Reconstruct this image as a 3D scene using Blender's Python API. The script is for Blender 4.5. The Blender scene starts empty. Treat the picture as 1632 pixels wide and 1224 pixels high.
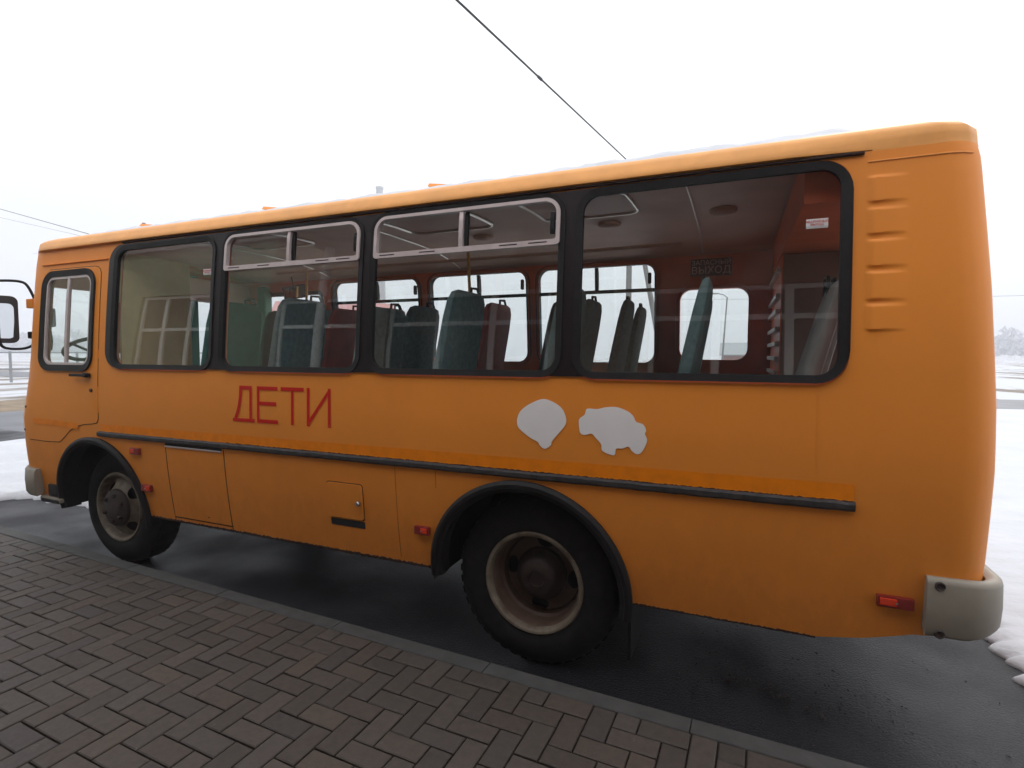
import bpy, bmesh, math, random
from mathutils import Vector, Matrix
from mathutils.geometry import delaunay_2d_cdt
R = math.radians; PI = math.pi
sc = bpy.context.scene
C = sc.collection
random.seed(7)

# ---------------------------------------------------------------- camera
F_PX = 850.3; YAW = 0.3968; PITCH = 0.0568; ROLL = 0.0028
cd = bpy.data.cameras.new('camera'); cam = bpy.data.objects.new('camera', cd); C.objects.link(cam)
fw = Vector((-math.sin(YAW)*math.cos(PITCH), math.cos(YAW)*math.cos(PITCH), -math.sin(PITCH)))
r0 = Vector((math.cos(YAW), math.sin(YAW), 0)); u0 = r0.cross(fw)
rr_ = r0*math.cos(ROLL)+u0*math.sin(ROLL); uu_ = -r0*math.sin(ROLL)+u0*math.cos(ROLL)
m = Matrix((rr_, uu_, -fw)).transposed().to_4x4(); m.translation = (0.9792, -2.5415, 1.702)
cam.matrix_world = m
cd.sensor_fit = 'HORIZONTAL'; cd.sensor_width = 36; cd.lens = 36*F_PX/1632
cd.clip_start = 0.02; cd.clip_end = 2000
sc.camera = cam

# ---------------------------------------------------------------- sky, sun, exposure
EXPOSURE = 0.68
SUN_EL, SUN_AZ = R(38), R(20)
w = bpy.data.worlds.new('World'); sc.world = w; w.use_nodes = True
nt = w.node_tree; nt.nodes.clear()
N = nt.nodes.new; L = nt.links.new
out = N('ShaderNodeOutputWorld'); bg = N('ShaderNodeBackground'); sky = N('ShaderNodeTexSky')
sky.sky_type = 'NISHITA'; sky.sun_disc = False; sky.sun_elevation = SUN_EL; sky.sun_rotation = SUN_AZ
sky.air_density = 1.0; sky.dust_density = 6.0; sky.ozone_density = 1.0
hs = N('ShaderNodeHueSaturation'); hs.inputs['Saturation'].default_value = 0.12; hs.inputs['Value'].default_value = 1.0
mx = N('ShaderNodeMix'); mx.data_type = 'RGBA'; mx.inputs[0].default_value = 0.85
mx.inputs[7].default_value = (13.2, 13.5, 14.2, 1)       # thick stratus evens the sky out
L(sky.outputs[0], hs.inputs['Color']); L(hs.outputs[0], mx.inputs[6]); L(mx.outputs[2], bg.inputs[0])
bg.inputs[1].default_value = 0.10
# standard overcast sky: the zenith three times as bright as the horizon
tcw = N('ShaderNodeTexCoord'); sxz = N('ShaderNodeSeparateXYZ'); L(tcw.outputs['Generated'], sxz.inputs[0])
cl = N('ShaderNodeClamp'); L(sxz.outputs[2], cl.inputs[0])
ov = N('ShaderNodeMath'); ov.operation = 'MULTIPLY_ADD'; ov.inputs[1].default_value = 2/3*1.12; ov.inputs[2].default_value = 1/3*1.12; L(cl.outputs[0], ov.inputs[0])
sc2 = N('ShaderNodeVectorMath'); sc2.operation = 'SCALE'; L(mx.outputs[2], sc2.inputs[0]); L(ov.outputs[0], sc2.inputs['Scale']); L(sc2.outputs[0], bg.inputs[0])
L(bg.outputs[0], out.inputs[0])
sd = bpy.data.lights.new('sun', 'SUN'); so = bpy.data.objects.new('sun', sd); C.objects.link(so)
sd.energy = 0.5; sd.angle = R(25); sd.color = (1, .97, .92)
sv = Vector((math.sin(SUN_AZ)*math.cos(SUN_EL), math.cos(SUN_AZ)*math.cos(SUN_EL), math.sin(SUN_EL)))
so.rotation_euler = sv.to_track_quat('Z', 'Y').to_euler()
sc.view_settings.view_transform = 'Standard'; sc.view_settings.look = 'None'
sc.view_settings.exposure = EXPOSURE; sc.view_settings.gamma = 1
sc.cycles.max_bounces = 8; sc.cycles.transparent_max_bounces = 16; sc.cycles.volume_bounces = 1
sc.cycles.caustics_reflective = False; sc.cycles.caustics_refractive = False

# ---------------------------------------------------------------- materials
def mat(name, col, rough=.6, metal=0, spec=.5, coat=0, noise=None, bump=None, emis=None, attr=None, col2=None, dirt=None):
    """noise=(scale, lo, hi) multiplies colour; bump=(scale, strength, dist); dirt=(z0, z1, colour, amount) splash dirt by height with noise"""
    m = bpy.data.materials.new(name); m.use_nodes = True
    t = m.node_tree; b = t.nodes['Principled BSDF']; n = t.nodes.new; l = t.links.new
    b.inputs['Base Color'].default_value = (*col, 1); b.inputs['Roughness'].default_value = rough
    b.inputs['Metallic'].default_value = metal; b.inputs['Specular IOR Level'].default_value = spec
    b.inputs['Coat Weight'].default_value = coat; b.inputs['Coat Roughness'].default_value = .12
    tc = n('ShaderNodeTexCoord'); g = n('ShaderNodeNewGeometry'); cur = None
    if attr:
        a = n('ShaderNodeAttribute'); a.attribute_name = attr; cur = a.outputs['Color']
    if noise or col2:
        nz = n('ShaderNodeTexNoise'); nz.inputs['Scale'].default_value = (noise or (3,))[0]; nz.inputs['Detail'].default_value = 7
        nz.inputs['Roughness'].default_value = .62
        l(g.outputs['Position'], nz.inputs['Vector'])
        mr = n('ShaderNodeMapRange'); mr.inputs[1].default_value = .3; mr.inputs[2].default_value = .7
        l(nz.outputs['Fac'], mr.inputs[0])
        if col2:
            k = n('ShaderNodeMix'); k.data_type = 'RGBA'; l(mr.outputs[0], k.inputs[0])
            k.inputs[6].default_value = (*col, 1); k.inputs[7].default_value = (*col2, 1); cur = k.outputs[2]
        else:
            mr.inputs[3].default_value = noise[1]; mr.inputs[4].default_value = noise[2]
            k = n('ShaderNodeVectorMath'); k.operation = 'SCALE'
            if cur: l(cur, k.inputs[0])
            else: k.inputs[0].default_value = col
            l(mr.outputs[0], k.inputs['Scale']); cur = k.outputs[0]
    if dirt:
        z0, z1, dc, am = dirt
        sp = n('ShaderNodeSeparateXYZ'); l(g.outputs['Position'], sp.inputs[0])
        mr = n('ShaderNodeMapRange'); mr.inputs[1].default_value = z1; mr.inputs[2].default_value = z0
        l(sp.outputs[2], mr.inputs[0])
        mp = n('ShaderNodeMapping'); mp.inputs['Scale'].default_value = (6, 6, 3.2); l(g.outputs['Position'], mp.inputs[0])
        nz = n('ShaderNodeTexNoise'); nz.inputs['Scale'].default_value = 2.2; nz.inputs['Detail'].default_value = 9; nz.inputs['Roughness'].default_value = .7
        l(mp.outputs[0], nz.inputs['Vector'])
        mu = n('ShaderNodeMath'); mu.operation = 'MULTIPLY'; l(mr.outputs[0], mu.inputs[0]); l(nz.outputs['Fac'], mu.inputs[1])
        mu2 = n('ShaderNodeMath'); mu2.operation = 'MULTIPLY'; mu2.inputs[1].default_value = am; mu2.use_clamp = True; l(mu.outputs[0], mu2.inputs[0])
        k = n('ShaderNodeMix'); k.data_type = 'RGBA'; l(mu2.outputs[0], k.inputs[0])
        if cur: l(cur, k.inputs[6])
        else: k.inputs[6].default_value = (*col, 1)
        k.inputs[7].default_value = (*dc, 1); cur = k.outputs[2]
        ra = n('ShaderNodeMapRange'); ra.inputs[3].default_value = rough; ra.inputs[4].default_value = min(.9, rough+.35); l(mu2.outputs[0], ra.inputs[0]); l(ra.outputs[0], b.inputs['Roughness'])
    if cur: l(cur, b.inputs['Base Color'])
    if bump:
        nz = n('ShaderNodeTexNoise'); nz.inputs['Scale'].default_value = bump[0]; nz.inputs['Detail'].default_value = 8
        l(g.outputs['Position'], nz.inputs['Vector'])
        bp = n('ShaderNodeBump'); bp.inputs['Strength'].default_value = bump[1]; bp.inputs['Distance'].default_value = bump[2]
        l(nz.outputs['Fac'], bp.inputs['Height']); l(bp.outputs[0], b.inputs['Normal'])
    return m

ORANGE = (.90, .295, .032)
M = {}
M['paint'] = mat('orange_paint', ORANGE, .52, spec=.35, noise=(1.3, .93, 1.05), bump=(1.6, .16, .02), dirt=(.35, 1.2, (.20, .075, .025), .6))
M['paint_lit'] = mat('orange_paint_lit_roof', (.86, .38, .09), .55, spec=.35, coat=.1, noise=(5, .86, 1.08))  # body orange made paler: light on the upward-facing roof put into the colour
M['stripe'] = mat('reflective_stripe', (1.0, .27, .0), .55, spec=.3, noise=(14, .85, 1.05))
M['red'] = mat('red_film', (.62, .012, .004), .6, spec=.3)
M['white_film'] = mat('white_film', (.93, .90, .87), .45, noise=(3, .94, 1.04))
M['black'] = mat('black_band', (.014, .009, .010), .45, spec=.3, noise=(6, .8, 1.3))
M['rubber'] = mat('rubber', (.009, .0075, .0075), .6, spec=.3, noise=(20, .7, 1.5), bump=(60, .2, .004))
M['mould'] = mat('dirty_moulding', (.03, .026, .026), .55, noise=(25, .6, 2.0), bump=(70, .4, .006))
M['seam'] = mat('seam_shadow', (.05, .018, .006), .8)
M['grime_and_shade'] = mat('rust_grime_and_shade', (.035, .014, .008), .9, noise=(30, .5, 1.6), bump=(80, .5, .01))  # rusty dirt; also colours the painted shade strip below the roof lip
M['alu'] = mat('aluminium', (.62, .53, .51), .4, metal=.2, noise=(12, .9, 1.08))
M['steel'] = mat('steel', (.4, .38, .36), .3, metal=.9)
M['bump'] = mat('bumper_plastic', (.30, .27, .215), .55, noise=(4, .88, 1.1), bump=(120, .1, .003), dirt=(.5, .8, (.12, .08, .05), .5))
M['tyre'] = mat('tyre_rubber', (.008, .007, .007), .8, spec=.2, noise=(18, .7, 2.0), bump=(50, .3, .006))
M['rim'] = mat('rim_paint', (.23, .195, .14), .6, col2=(.09, .055, .035), noise=(13,), bump=(60, .2, .004))
M['rim2'] = mat('rim_rusty', (.12, .075, .05), .6, col2=(.07, .035, .022), noise=(11,), bump=(60, .2, .004))
M['hub'] = mat('hub_grease', (.026, .014, .011), .55, noise=(20, .5, 1.7), bump=(50, .3, .01))
M['under'] = mat('underbody', (.010, .008, .008), .8, noise=(9, .6, 1.6))
M['inner'] = mat('interior_panel', (.85, .165, .05), .5, noise=(4, .85, 1.1))
M['ceil'] = mat('ceiling_vinyl', (.80, .54, .44), .6, noise=(3, .9, 1.08))
M['trim'] = mat('ceiling_trim', (.9, .84, .78), .3, metal=.7)
M['hatch_in'] = mat('hatch_inside', (.38, .12, .05), .5)
M['fabric'] = mat('seat_cover', (.12, .185, .185), .85, noise=(30, .75, 1.25), bump=(90, .3, .004))
M['cover'] = mat('grey_seat_cover', (.30, .27, .25), .8, noise=(8, .85, 1.15))
M['fabric2'] = mat('seat_shell', (.42, .06, .03), .6, noise=(8, .8, 1.2))
M['seatgreen'] = mat('green_cover', (.02, .12, .09), .8, noise=(12, .8, 1.2))
M['ply'] = mat('partition_board', (.80, .58, .30), .6, noise=(2.5, .85, 1.1))
M['green'] = mat('green_panel', (.06, .20, .13), .6)
M['cab'] = mat('cabinet_board', (.24, .135, .095), .6, noise=(3, .9, 1.1))
M['brass'] = mat('yellow_rail', (.75, .42, .12), .35, metal=.3)
M['lens'] = mat('amber_lens', (.75, .045, .01), .18, coat=.6)
M['lens2'] = mat('dark_red_lens', (.22, .015, .012), .3, coat=.4)
M['floor'] = mat('cabin_floor', (.12, .10, .09), .8)
M['dash'] = mat('dashboard', (.05, .05, .055), .6)
M['mirror'] = mat('mirror_glass', (.75, .77, .78), .04, metal=1)
M['sign'] = mat('sign_plate', (.10, .045, .035), .5)
M['signt'] = mat('sign_letters', (.85, .62, .52), .5)
M['asphalt'] = None
M['kerb'] = mat('kerb_concrete', (.060, .058, .053), .8, noise=(9, .75, 1.15), bump=(60, .35, .006))
M['sand'] = mat('joint_sand', (.015, .010, .008), .95, noise=(40, .6, 1.5))
M['snow'] = mat('snow', (.53, .54, .565), .7, noise=(1.2, .9, 1.03), bump=(5, .5, .05))
M['wood'] = mat('concrete_pole', (.22, .21, .20), .9, noise=(8, .8, 1.2))
M['wire'] = mat('wire', (.02, .02, .022), .7)
M['facade_a'] = mat('plaster_green', (.32, .38, .27), .85, noise=(2, .9, 1.06), bump=(60, .2, .004))
M['facade_b'] = mat('plaster_brown', (.30, .22, .17), .85, noise=(2, .9, 1.06), bump=(60, .2, .004))
M['soffit'] = mat('soffit_board', (.36, .16, .11), .8, noise=(5, .9, 1.06))
M['upvc'] = mat('white_frame', (.82, .82, .80), .35)
M['dglass'] = mat('room_glass', (.03, .05, .055), .06)
M['brown'] = mat('brown_wall', (.28, .11, .08), .85)
M['greywall'] = mat('grey_wall', (.34, .35, .36), .85)
M['redroof'] = mat('red_roof', (.45, .09, .07), .7)
M['bush_hazed'] = mat('bare_bushes_hazed', (.50, .50, .51), .95, noise=(2, .6, 1.4))  # lightened so the fading by fog is partly in the colour
M['fence'] = mat('fence_metal', (.26, .27, .28), .6)

def glass_mat(name, tint, ior=1.9, rough=0.0):
    m = bpy.data.materials.new(name); m.use_nodes = True; t = m.node_tree; t.nodes.clear(); n = t.nodes.new; l = t.links.new
    o = n('ShaderNodeOutputMaterial'); mi = n('ShaderNodeMixShader'); tr = n('ShaderNodeBsdfTransparent'); gl = n('ShaderNodeBsdfGlossy')
    lw = n('ShaderNodeLayerWeight'); tr.inputs[0].default_value = (*tint, 1); gl.inputs['Roughness'].default_value = rough
    gl.inputs['Color'].default_value = (.95, 1.0, .98, 1)
    # Schlick curve for two faces of clear glass
    pw = n('ShaderNodeMath'); pw.operation = 'POWER'; pw.inputs[1].default_value = 5
    lw.inputs['Blend'].default_value = .5
    l(lw.outputs['Facing'], pw.inputs[0])
    ma = n('ShaderNodeMath'); ma.operation = 'MULTIPLY_ADD'; ma.inputs[1].default_value = .88; ma.inputs[2].default_value = .095
    l(pw.outputs[0], ma.inputs[0])
    # faint smears of dirt
    g = n('ShaderNodeNewGeometry'); nz = n('ShaderNodeTexNoise'); nz.inputs['Scale'].default_value = 3.5; nz.inputs['Detail'].default_value = 9
    l(g.outputs['Position'], nz.inputs['Vector'])
    mr = n('ShaderNodeMapRange'); mr.inputs[1].default_value = .5; mr.inputs[2].default_value = .8; mr.inputs[3].default_value = .0; mr.inputs[4].default_value = .06
    l(nz.outputs['Fac'], mr.inputs[0])
    df = n('ShaderNodeBsdfDiffuse'); df.inputs[0].default_value = (.5, .47, .43, 1); m2 = n('ShaderNodeMixShader')
    l(ma.outputs[0], mi.inputs[0]); l(tr.outputs[0], mi.inputs[1]); l(gl.outputs[0], mi.inputs[2])
    l(mr.outputs[0], m2.inputs[0]); l(mi.outputs[0], m2.inputs[1]); l(df.outputs[0], m2.inputs[2])
    l(m2.outputs[0], o.inputs[0])
    return m
M['glass'] = glass_mat('window_glass', (.92, .95, .935))

def asphalt_mat():
    m = mat('wet_asphalt', (.032, .032, .036), .5, spec=.13)
    t = m.node_tree; b = t.nodes['Principled BSDF']; n = t.nodes.new; l = t.links.new
    g = n('ShaderNodeNewGeometry')
    a = n('ShaderNodeTexNoise'); a.inputs['Scale'].default_value = 1.1; a.inputs['Detail'].default_value = 6; l(g.outputs['Position'], a.inputs['Vector'])
    r = n('ShaderNodeMapRange'); r.inputs[1].default_value = .38; r.inputs[2].default_value = .64; r.inputs[3].default_value = .28; r.inputs[4].default_value = .56
    l(a.outputs['Fac'], r.inputs[0]); l(r.outputs[0], b.inputs['Roughness'])
    c = n('ShaderNodeTexNoise'); c.inputs['Scale'].default_value = 160; c.inputs['Detail'].default_value = 3; l(g.outputs['Position'], c.inputs['Vector'])
    r2 = n('ShaderNodeMapRange'); r2.inputs[1].default_value = .35; r2.inputs[2].default_value = .7; r2.inputs[3].default_value = .25; r2.inputs[4].default_value = 3.2
    l(c.outputs['Fac'], r2.inputs[0])
    k = n('ShaderNodeVectorMath'); k.operation = 'SCALE'; k.inputs[0].default_value = (.009, .0085, .010); l(r2.outputs[0], k.inputs['Scale']); l(k.outputs[0], b.inputs['Base Color'])
    d = n('ShaderNodeTexNoise'); d.inputs['Scale'].default_value = 75; d.inputs['Detail'].default_value = 6; l(g.outputs['Position'], d.inputs['Vector'])
    ad = n('ShaderNodeMath'); ad.operation = 'ADD'; l(d.outputs['Fac'], ad.inputs[0]); l(c.outputs['Fac'], ad.inputs[1])
    bp = n('ShaderNodeBump'); bp.inputs['Strength'].default_value = .7; bp.inputs['Distance'].default_value = .006; l(ad.outputs[0], bp.inputs['Height']); l(bp.outputs[0], b.inputs['Normal'])
    return m
M['asphalt'] = asphalt_mat()

def paver_mat():
    m = mat('pavers', (.2, .15, .12), .72, attr='Col', noise=(30, .78, 1.15))
    t = m.node_tree; b = t.nodes['Principled BSDF']; n = t.nodes.new; l = t.links.new
    g = n('ShaderNodeNewGeometry'); c = n('ShaderNodeTexNoise'); c.inputs['Scale'].default_value = 140; c.inputs['Detail'].default_value = 4; l(g.outputs['Position'], c.inputs['Vector'])
    bp = n('ShaderNodeBump'); bp.inputs['Strength'].default_value = .4; bp.inputs['Distance'].default_value = .004; l(c.outputs['Fac'], bp.inputs['Height']); l(bp.outputs[0], b.inputs['Normal'])
    # white efflorescence specks
    v = n('ShaderNodeTexNoise'); v.inputs['Scale'].default_value = 17; v.inputs['Detail'].default_value = 10; v.inputs['Roughness'].default_value = .8; l(g.outputs['Position'], v.inputs['Vector'])
    r = n('ShaderNodeMapRange'); r.inputs[1].default_value = .62; r.inputs[2].default_value = .74; r.inputs[4].default_value = .6; l(v.outputs['Fac'], r.inputs[0])
    old = b.inputs['Base Color'].links[0].from_socket
    k = n('ShaderNodeMix'); k.data_type = 'RGBA'; l(r.outputs[0], k.inputs[0]); l(old, k.inputs[6]); k.inputs[7].default_value = (.26, .22, .19, 1); l(k.outputs[2], b.inputs['Base Color'])
    return m
M['paver'] = paver_mat()

# ---------------------------------------------------------------- object helpers
def mk(name, vs, fs, m, parent=None, smooth=False, sharp=35):
    me = bpy.data.meshes.new(name); me.from_pydata([tuple(v) for v in vs], [], fs)
    bm = bmesh.new(); bm.from_mesh(me); bmesh.ops.recalc_face_normals(bm, faces=bm.faces) if smooth != 'keep' else None
    bm.to_mesh(me); bm.free()
    if smooth:
        me.polygons.foreach_set('use_smooth', [True]*len(me.polygons))
        me.set_sharp_from_angle(angle=R(sharp))
    o = bpy.data.objects.new(name, me); C.objects.link(o)
    if m: me.materials.append(m)
    if parent: o.parent = parent
    return o
def tag(o, label=None, cat=None, group=None, kind=None):
    for k, v in (('label', label), ('category', cat), ('group', group), ('kind', kind)):
        if v: o[k] = v
    return o
def empty(name, loc=(0, 0, 0)):
    o = bpy.data.objects.new(name, None); C.objects.link(o); o.location = loc; o.empty_display_size = .2; return o
class MB:
    def __init__(s): s.v = []; s.f = []
    def add(s, vs, fs):
        b = len(s.v); s.v += [tuple(x) for x in vs]; s.f += [tuple(i+b for i in f) for f in fs]; return s
    def box(s, a, b, bev=0):
        (x0, y0, z0), (x1, y1, z1) = a, b
        if bev <= 0:
            return s.add([(x0,y0,z0),(x1,y0,z0),(x1,y1,z0),(x0,y1,z0),(x0,y0,z1),(x1,y0,z1),(x1,y1,z1),(x0,y1,z1)],
                         [(0,3,2,1),(4,5,6,7),(0,1,5,4),(1,2,6,5),(2,3,7,6),(3,0,4,7)])
        bm = bmesh.new(); bmesh.ops.create_cube(bm, size=1)
        for v in bm.verts: v.co = Vector(((x0+x1)/2+v.co.x*(x1-x0), (y0+y1)/2+v.co.y*(y1-y0), (z0+z1)/2+v.co.z*(z1-z0)))
        bmesh.ops.bevel(bm, geom=list(bm.edges), offset=bev, segments=2, profile=.6, affect='EDGES')
        bm.verts.index_update()
        s.add([v.co[:] for v in bm.verts], [tuple(v.index for v in f.verts) for f in bm.faces]); bm.free(); return s
    def tube(s, pts, r, n=8, cap=True):
        pts = [Vector(p) for p in pts]; rings = []
        rs = r if isinstance(r, (list, tuple)) else [r]*len(pts)
        up = None
        for i, p in enumerate(pts):
            d = (pts[min(i+1, len(pts)-1)]-pts[max(i-1, 0)]).normalized()
            if up is None: up = Vector((0, 0, 1)) if abs(d.z) < .9 else Vector((1, 0, 0))
            a = d.cross(up).normalized(); b_ = a.cross(d).normalized(); up = b_
            rings.append([p+a*rs[i]*math.cos(2*PI*k/n)+b_*rs[i]*math.sin(2*PI*k/n) for k in range(n)])
        vs = [v for g in rings for v in g]; fs = []
        for i in range(len(pts)-1):
            for k in range(n): fs.append((i*n+k, i*n+(k+1) % n, (i+1)*n+(k+1) % n, (i+1)*n+k))
        if cap: fs += [tuple(range(n))[::-1], tuple((len(pts)-1)*n+k for k in range(n))]
        return s.add(vs, fs)
    def lathe(s, prof, cx, cz, n=48, arc=None):
        """prof=[(r, y)], spun about the y axis through (cx, *, cz)"""
        vs = []; fs = []; m_ = len(prof)
        for i in range(n):
            a = 2*PI*i/n
            for r, y in prof: vs.append((cx+r*math.cos(a), y, cz+r*math.sin(a)))
        for i in range(n):
            j = (i+1) % n
            for k in range(m_-1): fs.append((i*m_+k, j*m_+k, j*m_+k+1, i*m_+k+1))
        return s.add(vs, fs)
    def build(s, name, m, parent=None, smooth=False, sharp=35): return mk(name, s.v, s.f, m, parent, smooth, sharp)

def rrect(x0, x1, z0, z1, r, n=7, step=.07):
    """rounded rectangle outline, r one radius or (bl, br, tr, tl), ccw in x-z"""
    if not isinstance(r, (list, tuple)): r = (r,)*4
    cs = [(x0+r[0], z0+r[0], PI, r[0]), (x1-r[1], z0+r[1], 1.5*PI, r[1]), (x1-r[2], z1-r[2], 0, r[2]), (x0+r[3], z1-r[3], .5*PI, r[3])]
    pts = []
    for i, (cx, cz, a, q) in enumerate(cs):
        arc = [(cx+q*math.cos(a+k*PI/2/n), cz+q*math.sin(a+k*PI/2/n)) for k in range(n+1)]
        pts += arc
        nx = cs[(i+1) % 4]; e = (nx[0]+nx[3]*math.cos(nx[2]), nx[1]+nx[3]*math.sin(nx[2])); s0 = arc[-1]
        L_ = 12
        for k in range(1, L_): pts.append((s0[0]+(e[0]-s0[0])*k/L_, s0[1]+(e[1]-s0[1])*k/L_))
    return pts

# ---------------------------------------------------------------- bus shell as a map (u along the side, z) -> space
ZL = 2.545
def prof(z): return .090*((z-1.3)/(ZL-1.3))**1.5 if z > 1.3 else .073*((1.3-z)/.85)**2
def lerp(tab, z):
    if z <= tab[0][0]: return tab[0][1]
    for (a, p), (b, q) in zip(tab, tab[1:]):
        if z <= b: return p+(q-p)*(z-a)/(b-a)
    return tab[-1][1]
XF = [(.45, -4.80), (.72, -4.86), (.975, -4.85), (1.16, -4.836), (1.32, -4.78), (1.5, -4.735), (1.71, -4.71), (2.44, -4.70), (2.7, -4.66)]
XR = [(.45, 1.90), (.85, 1.927), (1.24, 1.936), (1.5, 1.932), (1.976, 1.908), (2.485, 1.87), (2.6, 1.85)]
RF, RR = .35, .15
CF = -4.70+RF; CR = 1.93-RR
def vent(u, z):
    if not (1.45 < u < 1.63): return 0
    d = 0
    for zt, zb in ((2.428, 2.322), (2.297, 2.190), (2.168, 2.057), (2.037, 1.922), (1.905, 1.800)):
        if zb-.012 < z < zt+.012:
            e = min((z-(zb-.004))/.010, ((zt+.004)-z)/.010, 1); e = max(0, e); e = e*e*(3-2*e)
            l = min(max((u-1.452)/.034, 0), 1); l = l*l*(3-2*l); q = min(max((1.605-u)/.125, 0), 1)
            d = max(d, e*l*q*.010)
    return d
def shell(u, z, off=0, far=False):
    yy = prof(z); dF = (-4.70)-lerp(XF, z); dR = lerp(XR, z)-1.93
    if u < CF:
        a = (CF-u)/RF
        if a < PI/2: x = CF-(RF+off)*math.sin(a)-dF; y = yy+RF-(RF+off)*math.cos(a)
        else:
            t = (a-PI/2)*RF; T = 1.25-RF
            x = CF-RF-off-dF-.06*(1-(1-min(t/T, 1))**2); y = yy+RF+t*(1.25-yy-RF)/T
    elif u > CR:
        a = (u-CR)/RR
        if a < PI/2: x = CR+(RR+off)*math.sin(a)+dR; y = yy+RR-(RR+off)*math.cos(a)
        else:
            t = (a-PI/2)*RR; T = 1.25-RR
            x = CR+RR+off+dR+.02*(1-(1-min(t/T, 1))**2); y = yy+RR+t*(1.25-yy-RR)/T
    else:
        x = u; y = yy-off
        if u < -4.1: x -= dF*(-4.1-u)/(-4.1-CF)
        if u > 1.6: x += dR*(u-1.6)/(CR-1.6)
        if not far and off < .02 and off > -.02: y -= vent(u, z)
    return (x, 2.5-y if far else y, z)
UF = CF-(PI/2*RF+(1.25-RF)); UR = CR+(PI/2*RR+(1.25-RR))

def patch(name, outline, holes, off, m, parent, far=False, grid=(.12, .06), extra=(), skirt=.0, smooth=True, thick=None):
    """constrained-Delaunay sheet on the bus skin with real holes; skirt > 0 adds an inward rim of that depth"""
    pts = []; edges = []
    def loop(l):
        l2 = []
        for i in range(len(l)):
            a, c = l[i], l[(i+1) % len(l)]; k = max(1, int(abs(c[0]-a[0])/.05)) if smooth else 1
            l2 += [(a[0]+(c[0]-a[0])*j/k, a[1]+(c[1]-a[1])*j/k) for j in range(k)]
        l = l2; b = len(pts)
        for p in l: pts.append(Vector(p))
        for i in range(len(l)): edges.append((b+i, b+(i+1) % len(l)))
    loop(outline)
    for h in holes: loop(h)
    us = [p[0] for p in outline]; zs = [p[1] for p in outline]
    def inside(p, poly):
        c = False; n = len(poly)
        for i in range(n):
            a, b = poly[i], poly[(i+1) % n]
            if (a[1] > p[1]) != (b[1] > p[1]) and p[0] < (b[0]-a[0])*(p[1]-a[1])/(b[1]-a[1])+a[0]: c = not c
        return c
    gu, gz = grid; u = min(us)+gu*.51
    while u < max(us):
        z = min(zs)+gz*.51
        while z < max(zs):
            pts.append(Vector((u, z))); z += gz
        u += gu if CF+.05 < u < CR-.15 else .045
    for p in extra: pts.append(Vector(p))
    v2, e2, f2, *_ = delaunay_2d_cdt(pts, edges, [], 0, 1e-5)
    keep = []
    for f in f2:
        c = (sum(v2[i][0] for i in f)/len(f), sum(v2[i][1] for i in f)/len(f))
        if inside(c, outline) and not any(inside(c, h) for h in holes): keep.append(tuple(f))
    used = sorted({i for f in keep for i in f}); mp = {i: k for k, i in enumerate(used)}
    V = [shell(v2[i][0], v2[i][1], off, far) for i in used]; F = [tuple(mp[i] for i in f) for f in keep]
    if skirt:
        cnt = {}
        for f in F:
            for i in range(len(f)):
                a, b = f[i], f[(i+1) % len(f)]; cnt[(min(a, b), max(a, b))] = cnt.get((min(a, b), max(a, b)), 0)+1
        n2 = {}
        for (a, b), c in cnt.items():
            if c == 1:
                for q in (a, b):
                    if q not in n2: n2[q] = len(V); s2 = v2[used[q]]; V.append(shell(s2[0], s2[1], off-skirt, far))
                F.append((a, b, n2[b], n2[a]))
    return mk(name, V, F, m, parent, smooth, 40)

def ring(name, outer, inner, off, depth, m, parent, far=False, off_in=None):
    """frame between two outlines of equal point count, standing off the skin, with side walls of the given depth"""
    n = len(outer); V = []; F = []
    oi = off if off_in is None else off_in
    for (l, o_) in ((outer, off-depth), (outer, off), (inner, oi), (inner, off-depth)):
        for p in l: V.append(shell(p[0], p[1], o_, far))
    for k in range(3):
        for i in range(n):
            j = (i+1) % n; F.append((k*n+i, k*n+j, (k+1)*n+j, (k+1)*n+i))
    return mk(name, V, F, m, parent, True, 40)

def strip(pts2, wid, closed=False):
    """outline of a stroked path in u-z"""
    l = []; r = []; n = len(pts2)
    for i, p in enumerate(pts2):
        a = pts2[i-1] if (i or closed) else p; b = pts2[(i+1) % n] if (i < n-1 or closed) else p
        d = Vector((b[0]-a[0], b[1]-a[1])).normalized(); nx = Vector((-d.y, d.x))*wid/2
        l.append((p[0]+nx.x, p[1]+nx.y)); r.append((p[0]-nx.x, p[1]-nx.y))
    return l, r
def stroke(name, pts2, wid, off, m, parent, far=False):
    l, r = strip(pts2, wid); n = len(l)
    V = [shell(p[0], p[1], off, far) for p in l]+[shell(p[0], p[1], off, far) for p in r]
    return mk(name, V, [(i, i+1, n+i+1, n+i) for i in range(n-1)], m, parent)
def bar(name, u0, u1, z0, z1, off, depth, m, parent, far=False, nseg=None, jag=0, smooth=False):
    """a strip of trim standing off the skin between two heights"""
    n = nseg or max(1, int(abs(u1-u0)/.1)); V = []; F = []
    zc = 0
    for i in range(n+1):
        u = u0+(u1-u0)*i/n; j = (random.random()-.3)*jag; k = (random.random()-.5)*jag*.6
        for zz, o_ in ((z0+k, off-depth), (z0+k, off-depth*.25), (z0+k+(z1-z0)*.25, off), (z1+j-(z1-z0)*.25, off), (z1+j, off-depth*.25), (z1+j, off-depth)):
            V.append(shell(u, zz, o_, far))
    for i in range(n):
        for k in range(5): F.append((i*6+k, (i+1)*6+k, (i+1)*6+k+1, i*6+k+1))
    F += [tuple(range(6)), tuple(n*6+k for k in range(6))[::-1]]
    return mk(name, V, F, m, parent, smooth)

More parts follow.
